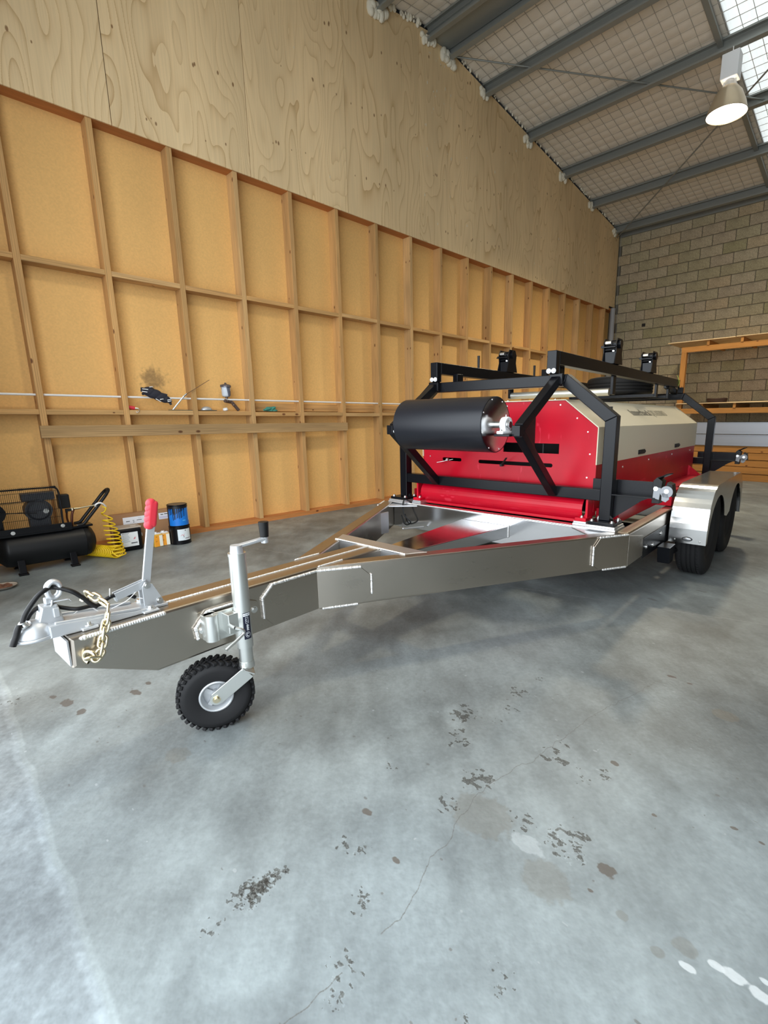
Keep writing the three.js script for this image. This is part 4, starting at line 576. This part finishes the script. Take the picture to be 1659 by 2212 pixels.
// ---------------------------------------------------------------- air compressor and hose by the left wall
{
  const c = thing('air_compressor', 'black belt-driven air compressor with wire guard beside the timber wall', 'compressor', [0.315, 0, 10.86]), K = M.black;
  const ty = 0.172, R = 0.128;                                        // local z: tank end towards the cans is negative
  part('tank', aim(lathe([[0, -0.315], [0.05, -0.312], [0.095, -0.295], [0.12, -0.265], [0.127, -0.235], [R, -0.232], [R, 0.235], [0.12, 0.265], [0.08, 0.3], [0, 0.315]], 48), [0, 0, 1], [0, ty, 0.0]), phys({ color: lin(0.006, 0.0065, 0.0075), roughness: 0.42, specularIntensity: 0.6 }), c);
  part('tank_seam', aim(new THREE.TorusGeometry(R, 0.002, 6, 48).rotateX(Math.PI / 2), [0, 0, 1], [0, ty, -0.235]), K, c);
  part('top_plate', [span(-0.10, 0.10, 0.300, 0.306, -0.16, 0.32, 0.002), span(0.085, 0.098, 0.285, 0.345, -0.16, 0.32, 0.003), prismXZ([[-0.07, -0.16], [0.09, -0.16], [0.07, -0.30], [-0.05, -0.30]], 0.288, 0.305, 0.003)], K, c);
  bolts([[0.098, 0.325, -0.10], [0.098, 0.315, 0.20]], [1, 0, 0], 0.009, 0.006, M.steel, c); bolts([[0.05, 0.305, -0.235], [0.05, 0.305, -0.205]], [0.3, 1, 0], 0.006, 0.006, M.steel, c);
  for (const s of [-1, 1]) for (const z of [-0.135, 0.185]) part('foot', [bar([s * 0.095, 0.12, z], [s * 0.125, 0.008, z], 0.045, 0.022, V(1, 0, 0), 0.003), span(s * 0.13 - 0.03, s * 0.13 + 0.03, 0, 0.012, z - 0.03, z + 0.03, 0.004)], K, c);
  const pump = sub('pump', c);
  const fins = Array.from({ length: 7 }, (_, i) => box(0.10, 0.005, 0.20, -0.02, 0.535 + i * 0.008, 0.01, 0.001)); part('cylinder_head', [box(0.08, 0.06, 0.19, -0.02, 0.555, 0.01, 0.004), ...fins], std({ color: lin(0.05, 0.055, 0.065), roughness: 0.5 }), pump);
  part('crankcase', [cyl([-0.08, 0.452, 0.02], [0.03, 0.452, 0.02], 0.085, 0.085, 36), cyl([0.03, 0.452, 0.02], [0.045, 0.452, 0.02], 0.075, 0.06, 36), box(0.09, 0.16, 0.13, -0.02, 0.40, 0.02, 0.005)], std({ color: lin(0.03, 0.033, 0.04), roughness: 0.45 }), pump); bolts([[0.045, 0.445, -0.02]], [1, 0, 0], 0.012, 0.005, M.steel, pump);
  part('motor', [cyl([-0.09, 0.46, 0.29], [0.05, 0.46, 0.29], 0.075, 0.075, 28), span(-0.06, 0.05, 0.31, 0.40, 0.24, 0.34, 0.004)], K, c); part('belt', [bar([0.07, 0.535, 0.29], [0.07, 0.535, 0.04], 0.01, 0.006), bar([0.07, 0.47, 0.29], [0.07, 0.44, 0.04], 0.01, 0.006)], M.rubber, c);
  // wire guard
  const w = []; for (let z = -0.10; z < 0.33; z += 0.011) w.push(bar([0.095, 0.345, z], [0.095, 0.625, z + 0.0], 0.0022, 0.0022, V(1, 0, 0), 0)); for (const y of [0.40, 0.46, 0.53, 0.60]) w.push(bar([0.095, y, -0.10], [0.095, y, 0.33], 0.0025, 0.0025, V(0, 1, 0), 0)); for (let z = -0.10; z < 0.33; z += 0.011) w.push(bar([0.095, 0.625, z], [-0.02, 0.63, z], 0.0022, 0.0022, V(0, 1, 0), 0));
  part('guard_wires', w, K, c); part('guard_frame', [tube([[0.097, 0.345, -0.105], [0.097, 0.60, -0.105], [0.097, 0.622, -0.09], [0.097, 0.628, 0.0], [0.097, 0.628, 0.33]], 0.006, 50, 8), span(0.09, 0.104, 0.622, 0.636, -0.095, -0.06, 0.002), span(0.09, 0.104, 0.622, 0.636, 0.10, 0.13, 0.002)], K, c);
  part('pressure_switch', [box(0.07, 0.11, 0.075, -0.01, 0.50, -0.145, 0.008, 2), cyl([0.02, 0.44, -0.15], [0.02, 0.41, -0.15], 0.008), box(0.03, 0.02, 0.03, 0.02, 0.43, -0.165, 0.003)], M.plastic, c); part('air_line', [tube([[0.02, 0.41, -0.15], [0.0, 0.36, -0.15], [0.0, 0.305, -0.16]], 0.007, 16, 8), tube([[0.02, 0.305, -0.17], [0.02, 0.40, -0.185], [0.02, 0.435, -0.20]], 0.009, 16, 8)], std({ color: lin(0.10, 0.03, 0.015), roughness: 0.4, metalness: 0.5 }), c); part('outlet', [cyl([0.02, 0.435, -0.17], [0.02, 0.435, -0.24], 0.008), cyl([0.02, 0.425, -0.19], [0.02, 0.445, -0.19], 0.012), cyl([0.02, 0.437, -0.24], [0.03, 0.447, -0.345], 0.006)], M.gold, c);
  part('handle', tube([[-0.055, 0.305, -0.20], [-0.055, 0.312, -0.24], [-0.055, 0.35, -0.275], [-0.055, 0.45, -0.36], [-0.05, 0.53, -0.425], [-0.02, 0.56, -0.45], [0.03, 0.56, -0.45], [0.06, 0.53, -0.425], [0.065, 0.45, -0.36], [0.065, 0.35, -0.275], [0.065, 0.312, -0.24], [0.065, 0.305, -0.20]], 0.0125, 80, 12), M.plastic, c, 'black bent carrying handle');
  part('hose_clip', tube([[0.055, 0.43, -0.345], [0.085, 0.455, -0.335], [0.09, 0.47, -0.36], [0.085, 0.46, -0.385], [0.06, 0.43, -0.41]], 0.007, 24, 8), M.pvc, c, 'white clip on the handle');
}
{
  const P = []; const push = (x, y, z) => P.push([x, y, z]);
  for (let i = 0; i <= 190; i++) { const t = i / 190, a = t * Math.PI * 2 * 10 + 0.4, s = Math.pow(t, 0.72), cx = mix(0.355, 0.46, s), cy = mix(0.385, 0.03, s), cz = mix(10.455, 10.425, s), r = mix(0.03, 0.05, Math.min(1, t * 3)); push(cx + Math.cos(a) * r, Math.max(0.007, cy + Math.sin(a) * 0.012 * (1 - t)), cz + Math.sin(a) * r); }
  for (let i = 1; i <= 360; i++) { const t = i / 360, a = t * Math.PI * 2 * 20, cx = mix(0.46, 0.14, t), cz = mix(10.43, 10.60, t); const r = 0.045; push(cx + Math.cos(a) * r * 0.3, 0.052 + Math.sin(a) * r, cz + Math.cos(a) * r); }
  const h = part('air_hose', tube([[0.375, 0.432, 10.475], [0.39, 0.42, 10.455], ...P], 0.0055, 2200, 7), M.yellow, scene); tag(h, 'coiled yellow air hose hanging from the compressor handle to the floor', 'hose');
}
// ---------------------------------------------------------------- cans, tins and carton along the wall
const labelTex = (draw, w = 256, h = 256) => canvasTex(w, h, draw);
{
  const b = thing('cardboard_carton', 'flat brown cardboard carton with two white labels leaning at the wall', 'carton', [0.055, 0, 10.12]);
  part('carton_body', box(0.07, 0.30, 0.50, 0.0, 0.15, 0, 0.003), std({ color: lin(0.36, 0.19, 0.09), roughness: 0.85 }), b);
  const l1 = labelTex((c, w, h) => { c.fillStyle = '#e9e9ee'; c.fillRect(0, 0, w, h); c.fillStyle = '#555'; c.fillRect(34, 50, 44, 10); c.fillRect(158, 46, 60, 8); c.fillRect(112, 46, 16, 8); c.fillRect(116, 66, 12, 10); c.strokeStyle = '#888'; c.strokeRect(182, 16, 26, 14); }, 256, 96);
  part('label', new THREE.PlaneGeometry(0.178, 0.065).rotateY(Math.PI / 2).translate(0.0358, 0.235, 0.065), std({ map: l1, roughness: 0.6 }), b);
  const l2 = labelTex((c, w, h) => { c.fillStyle = '#e4e4ee'; c.fillRect(0, 0, w, h); c.fillStyle = '#444'; c.fillRect(40, 20, 60, 12); c.fillRect(120, 16, 70, 12); c.fillStyle = '#c9c6dc'; c.fillRect(10, 50, w - 20, 36); }, 256, 96);
  part('label', new THREE.PlaneGeometry(0.105, 0.06).rotateY(Math.PI / 2).translate(0.0358, 0.24, -0.195), std({ map: l2, roughness: 0.6 }), b);
}
{
  const t = thing('rectangular_tin', 'rectangular black tin with pale lid and white label beside the yellow hose', 'tin', [0.205, 0, 10.28]);
  part('tin_body', [box(0.15, 0.20, 0.19, 0, 0.10, 0, 0.022, 4)], M.black, t); part('tin_lid', [box(0.152, 0.014, 0.192, 0, 0.206, 0, 0.006, 2), box(0.03, 0.012, 0.05, 0.03, 0.216, -0.04, 0.004)], std({ color: lin(0.42, 0.36, 0.30), roughness: 0.6 }), t, 'stained pale lid');
  const l = labelTex((c, w, h) => { c.fillStyle = '#e6eaec'; c.fillRect(0, 0, w, h); c.fillStyle = '#9aa6ae'; for (let i = 0; i < 9; i++) c.fillRect(14, 30 + i * 17, 90 + (i * 37) % 30, 6); c.fillStyle = '#5c6a74'; c.fillRect(14, 12, 110, 8); c.strokeStyle = '#c8324a'; c.lineWidth = 5; c.beginPath(); c.moveTo(180, 130); c.lineTo(205, 100); c.lineTo(196, 122); c.lineTo(222, 96); c.moveTo(190, 135); c.lineTo(215, 118); c.stroke(); c.fillStyle = '#5a5a60'; c.fillRect(140, 188, 96, 20); });
  part('label', new THREE.PlaneGeometry(0.13, 0.125).rotateY(Math.PI / 2).translate(0.0757, 0.105, 0.005), std({ map: l, roughness: 0.5 }), t, 'white printed label'); part('handle_lug', box(0.012, 0.03, 0.008, 0.05, 0.13, -0.098, 0.003), M.steel, t);
}
function smallTin(x, z, turn, label, cols) {
  const t = thing('small_tin', label, 'tin', [x, 0, z], turn, 'small orange tins beside the paint cans'); part('tin_body', box(0.062, 0.115, 0.075, 0, 0.0575, 0, 0.006, 2), std({ color: lin(...cols), roughness: 0.4 }), t); part('tin_top', [box(0.05, 0.008, 0.062, 0, 0.119, 0, 0.003), cyl([0, 0.12, 0.01], [0, 0.134, 0.01], 0.014, 0.014, 16)], M.white, t);
  const l = labelTex((c, w, h) => { c.fillStyle = '#f0a030'; c.fillRect(0, 0, w, h); c.fillStyle = '#f4f0e0'; c.fillRect(w * 0.6, 0, w * 0.4, h); c.fillStyle = '#5a3a10'; c.fillRect(50, 24, 40, 10); c.fillRect(30, 120, 60, 6); c.fillRect(30, 140, 50, 6); }); part('label', new THREE.PlaneGeometry(0.07, 0.10).rotateY(Math.PI / 2).translate(0.0318, 0.055, 0), std({ map: l, roughness: 0.45 }), t); return t;
}
smallTin(0.275, 10.07, 0.1, 'small yellow-orange tin next to the rectangular black tin', [0.72, 0.42, 0.06]); smallTin(0.262, 10.002, -0.1, 'small orange and white tin next to the round black can', [0.75, 0.48, 0.2]);
{
  const can = (name, label, y, r, h, m, cat) => { const t = thing(name, label, cat, [0.29, y, 9.875]); part('can_body', lathe([[0, 0], [r, 0], [r + 0.002, 0.004], [r, 0.008], [r, h - 0.008], [r + 0.003, h - 0.004], [r, h], [r - 0.006, h - 0.003], [r - 0.008, h - 0.01], [0, h - 0.01]], 40), m, t); return t; };
  const a = can('paint_can', 'round black can with white warning label standing on the floor under a blue can', 0, 0.088, 0.168, M.black, 'paint can');
  const l = labelTex((c, w, h) => { c.fillStyle = '#dde6ec'; c.fillRect(0, 0, w, h); c.strokeStyle = '#d24a60'; c.lineWidth = 6; c.beginPath(); c.moveTo(50, 150); c.lineTo(80, 120); c.lineTo(100, 150); c.lineTo(120, 110); c.stroke(); c.fillStyle = '#6a5a64'; c.fillRect(104, 150, 10, 40); c.fillRect(130, 205, 110, 14); c.fillStyle = '#223'; c.beginPath(); c.moveTo(130, 40); c.lineTo(146, 16); c.lineTo(162, 40); c.fill(); });
  part('label', new THREE.CylinderGeometry(0.0886, 0.0886, 0.105, 20, 1, true, 1.02, 1.35).translate(0, 0.09, 0), std({ map: l, roughness: 0.5 }), a, 'white label with red hazard mark');
  const bl = labelTex((c, w, h) => { c.fillStyle = '#1478d8'; c.fillRect(0, 0, w, h); c.fillStyle = '#0b0d16'; for (let i = 0; i < 26; i++) { const x = (i * 97) % (w * 0.62), L = 40 + (i * 53) % 150; c.fillRect(x, 0, 5 + (i * 7) % 13, L); } c.fillRect(0, 0, w, 30); c.fillStyle = '#cfe0ee'; c.fillRect(w * 0.78, 20, w * 0.1, h * 0.7); c.fillStyle = '#58b0f0'; c.fillRect(w * 0.5, h * 0.72, 60, 12); }, 512, 256);
  const blue = can('paint_can', 'bright blue can with black paint runs standing on the black can', 0.168, 0.084, 0.20, M.black, 'paint can'); part('label', new THREE.CylinderGeometry(0.0846, 0.0846, 0.178, 40, 1, true, 0.2, 2.9).translate(0, 0.098, 0), std({ map: bl, roughness: 0.4 }), blue, 'blue paper wrap with black runs'); part('lid', [cyl([0, 0.19, 0], [0, 0.1985, 0], 0.074, 0.074, 30)], std({ color: lin(0.12, 0.09, 0.07), roughness: 0.5 }), blue);
}
{
  const d = thing('shallow_dish', 'shallow pale dish with rusty coil on the floor', 'dish', [0.72, 0, 11.19]); part('bowl', lathe([[0, 0], [0.05, 0], [0.075, 0.02], [0.08, 0.022], [0.07, 0.014], [0.045, 0.004], [0, 0.004]], 32), std({ color: lin(0.42, 0.36, 0.30), roughness: 0.6 }), d);
  const q = []; for (let i = 0; i < 80; i++) { const a = i * 0.35, r = 0.02 + 0.03 * i / 80; q.push([Math.cos(a) * r, 0.012 + 0.004 * (i % 3), Math.sin(a) * r]); } part('coil', tube(q, 0.006, 200, 6), std({ color: lin(0.16, 0.07, 0.04), roughness: 0.8 }), d);
}
// ---------------------------------------------------------------- things on the shelf nogging of the left wall
const SH = 1.2135;
{
  const t = thing('screwdriver', 'red-handled hook tool lying on the shelf nogging', 'tool', [-0.03, SH, 10.03]); part('grip', [cyl([0, 0.026, 0.045], [0, 0.016, 0.0], 0.014, 0.017, 14), ball(0, 0.026, 0.045, 0.014)], M.redGrip, t); part('ferrule', cyl([0, 0.016, 0.0], [0.006, 0.012, -0.03], 0.01, 0.009, 14), M.steel, t); part('hook', tube([[0.006, 0.012, -0.03], [0.03, 0.004, -0.03], [0.042, -0.012, -0.022], [0.04, -0.022, -0.005], [0.038, -0.012, 0.0]], 0.003, 24, 6), M.steel, t);
}
{
  const g = thing('work_glove', 'black work glove with white stripes draped over the white rod', 'glove', [-0.02, 1.35, 9.835]), cloth = std({ color: lin(0.022, 0.023, 0.035), roughness: 0.85 });
  const lumps = [[0, 0.03, 0.06, 0.045, 1.3], [0, 0.01, 0.02, 0.045, 1.5], [0, -0.015, -0.03, 0.042, 1.5], [0, -0.035, -0.07, 0.036, 1.3], [0, -0.05, -0.1, 0.022, 1.4]];
  part('palm', lumps.map(([x, y, z, r, s]) => ball(x, y, z, r, 0.65, 0.95, s, 16)), cloth, g);
  part('finger', [[[0, 0.04, 0.08], [0, 0.055, 0.125]], [[0.01, 0.025, 0.08], [0.01, 0.035, 0.13]], [[0, 0.01, 0.07], [0, 0.005, 0.12]], [[0, -0.055, -0.10], [0.01, -0.085, -0.115]], [[0, 0.005, -0.04], [0.005, 0.0, -0.09]]].map(([a, b]) => tube([a, [(a[0] + b[0]) / 2, (a[1] + b[1]) / 2 + 0.004, (a[2] + b[2]) / 2], b], 0.011, 10, 8)), cloth, g);
  part('stripe', [[[0.03, 0.045, 0.075], [0.02, 0.05, 0.12]], [[0.03, 0.022, 0.085], [0.02, 0.028, 0.125]], [[0.025, 0.068, 0.06], [0.02, 0.073, 0.03]], [[0.03, -0.035, 0.02], [0.03, -0.06, -0.02]], [[0.03, -0.045, -0.08], [0.025, -0.035, -0.115]], [[0.03, -0.058, -0.08], [0.025, -0.05, -0.115]], [[0.03, -0.04, -0.015], [0.03, -0.035, -0.045]]].map(([a, b]) => tube([a, [(a[0] + b[0]) / 2 + 0.004, (a[1] + b[1]) / 2, (a[2] + b[2]) / 2], b], 0.0042, 8, 6)), M.white, g, 'white stripes');
}
{
  const t = thing('stirring_stick', 'thin brown stick taped to a steel shaft leaning across the stud', 'stick', [0, SH, 9.70]); part('stick', bar([0.018, 0.14, -0.10], [0.022, 0.295, -0.35], 0.007, 0.005), std({ color: lin(0.16, 0.09, 0.05), roughness: 0.8 }), t); part('shaft', [bar([-0.012, 0.004, 0.01], [0.018, 0.14, -0.10], 0.008, 0.014), cyl([0.017, 0.13, -0.092], [0.02, 0.155, -0.12], 0.009)], M.steel, t); part('blade', span(-0.06, -0.005, 0.0, 0.005, -0.17, 0.035, 0.001), std({ color: lin(0.18, 0.2, 0.14), roughness: 0.5, metalness: 0.4 }), t);
}
{
  const t = thing('grinding_disc', 'pale grinding disc lying on a dark tray on the shelf nogging', 'disc', [-0.04, SH, 9.36]); part('tray', box(0.07, 0.006, 0.16, 0, 0.003, 0.01, 0.002), std({ color: lin(0.04, 0.06, 0.06), roughness: 0.5 }), t); part('disc', new THREE.SphereGeometry(0.055, 24, 10, 0, Math.PI * 2, 0, Math.PI / 2).scale(0.6, 0.65, 1).translate(0, 0.006, 0.02), M.cast, t);
}
{
  const t = thing('spray_gun', 'paint spray gun with white-splashed cup standing against the yellow sheet', 'spray gun', [-0.04, SH, 9.165]), cup = tex(128, 128, (u, v) => fbm(u * 7, v * 5, 3, 9) > 0.55 ? [96, 100, 116] : [206, 214, 224]);
  part('cup', lathe([[0, 0.14], [0.03, 0.14], [0.042, 0.155], [0.044, 0.235], [0.046, 0.24], [0, 0.24]], 32), std({ map: cup, roughness: 0.5 }), t); part('cup_lid', [lathe([[0.052, 0.236], [0.053, 0.248], [0.04, 0.262], [0.012, 0.268], [0.01, 0.28], [0, 0.28]], 32), ...[-1, 1].map((s) => ball(0, 0.252, s * 0.048, 0.008))], std({ color: lin(0.16, 0.15, 0.17), roughness: 0.4, metalness: 0.6 }), t);
  part('gun_body', [cyl([0, 0.14, 0], [0, 0.10, -0.005], 0.012), cyl([0.02, 0.10, 0.03], [-0.01, 0.09, -0.05], 0.018), bar([0, 0.09, -0.05], [0, 0.005, -0.12], 0.022, 0.03), ball(0.025, 0.10, 0.005, 0.012), ball(0, 0.06, -0.07, 0.016)], std({ color: lin(0.14, 0.10, 0.085), roughness: 0.45, metalness: 0.5 }), t); part('air_cap', [aim(lathe([[0, 0], [0.022, 0], [0.026, 0.012], [0.02, 0.03], [0, 0.03]], 20), [0, 1, 0.2], [0.01, 0.0, 0.025])], M.white, t);
}
{
  const t = part('rag', (() => { const g = new THREE.IcosahedronGeometry(1, 4), p = g.attributes.position; for (let i = 0; i < p.count; i++) { const x = p.getX(i), y = p.getY(i), z = p.getZ(i), n = 0.72 + 0.55 * Math.abs(Math.sin(x * 3 + z * 4.2 + y * 2)) * (0.6 + 0.4 * Math.sin(y * 5 + z * 3)); p.setXYZ(i, x * n * 0.034, Math.max(-0.02, y * n * 0.034), z * n * 0.075); } g.computeVertexNormals(); return g.translate(-0.03, SH + 0.02, 8.69); })(), std({ color: lin(0.05, 0.24, 0.19), roughness: 0.8 }), scene); tag(t, 'crumpled green rag on the shelf nogging', 'rag');
}
// ---------------------------------------------------------------- timber rack against the block wall
{
  const r = thing('timber_rack', 'rough timber storage rack standing along the concrete block wall', 'rack', [1.86, 0, 0]), O = orangeTimber, z1 = 1.2;
  for (const x of [0.0, 3.9]) part('upright', muv(span(x, x + 0.09, 0, 2.31, z1 - 0.09, z1, 0.003), 'y'), O, r);
  for (const [y, h] of [[2.31, 0.095], [1.19, 0.095]]) {
    part('beam', muv(span(y > 2 ? 0 : 0.091, 4.0, y, y + h, z1 - 0.045, z1, 0.003), 'x', 0.3, 1.1), O, r);
    for (const x of [0.42, 0.95, 1.5, 2.1, 2.7, 3.3]) part('joist', muv(span(x, x + 0.045, y + h - 0.001, y + h + 0.085, 0.08, z1 + 0.02, 0.003), 'z'), O, r);
    part('shelf_panel', (() => { const g = span(y > 2 ? -0.24 : 0.0, y > 2 ? 0.88 : 4.0, y + h + 0.085, y + h + 0.10, 0.06, z1 + 0.05, 0.002); return muv(g, 'x'); })(), plyMats[0], r, 'plywood shelf sheet'); if (y > 2) part('shelf_panel', muv(span(0.885, 4.0, y + h + 0.088, y + h + 0.103, 0.06, z1 + 0.05, 0.002), 'x'), plyMats[1], r, 'plywood shelf sheet');
  }
}
const planks = [[0.614, 0.812], [0.82, 1.03]];
planks.forEach(([a, b], i) => tag(part('aluminium_plank', [span(1.75, 5.6, a, b, 1.22 + i * 0.015, 1.30 + i * 0.015, 0.006, 2), span(1.75, 5.6, a + 0.05, a + 0.06, 1.30 + i * 0.015, 1.304 + i * 0.015), span(1.75, 5.6, b - 0.012, b, 1.30 + i * 0.015, 1.312 + i * 0.015)], std({ color: lin(0.42, 0.45, 0.50), metalness: 0.9, roughness: 0.42 }), scene), i ? 'upper of two aluminium planks stacked on edge in front of the timber rack' : 'lower of two aluminium planks, resting on the timber boards', 'plank', 'aluminium planks at the timber rack'));
for (let i = 0; i < 5; i++) tag(part('timber_board', muv(span(1.95, 5.7 + (i % 2) * 0.1, i * 0.1228 + (i ? 0.008 : 0), (i + 1) * 0.1228 - 0.001, 1.215 + (i % 2) * 0.012, 1.275 + (i % 2) * 0.012, 0.003), 'x', i * 0.2, i), orangeTimber, scene), ['timber board lying on edge on the floor, lowest of the stack below the aluminium planks', 'second timber board from the floor in the stack below the aluminium planks', 'middle timber board of the stack below the aluminium planks', 'fourth timber board from the floor in the stack below the aluminium planks', 'topmost timber board of the stack, directly under the aluminium planks'][i], 'board', 'timber boards stacked on edge');
{
  const s = part('rope_coil', [0, 1, 2].map((i) => { const q = []; for (let k = 0; k < 24; k++) { const a = k / 24 * Math.PI * 2; q.push([2.46 + Math.cos(a) * (0.15 + i * 0.006), 1.405 + i * 0.026 + 0.004 * Math.sin(a * 3), 0.85 + Math.sin(a) * 0.11]); } return tube(q, 0.015, 90, 8, true); }), std({ color: lin(0.05, 0.025, 0.016), roughness: 0.8 }), scene); tag(s, 'dark brown coil lying on the middle shelf of the timber rack', 'coil');
  tag(part('plywood_offcut', muv(span(2.5, 5.2, 1.392, 1.408, 0.35, 0.66, 0.002), 'x'), plyMats[0], scene), 'long plywood offcut lying on the middle shelf of the timber rack', 'plywood');
}
renderer.render(scene, camera);
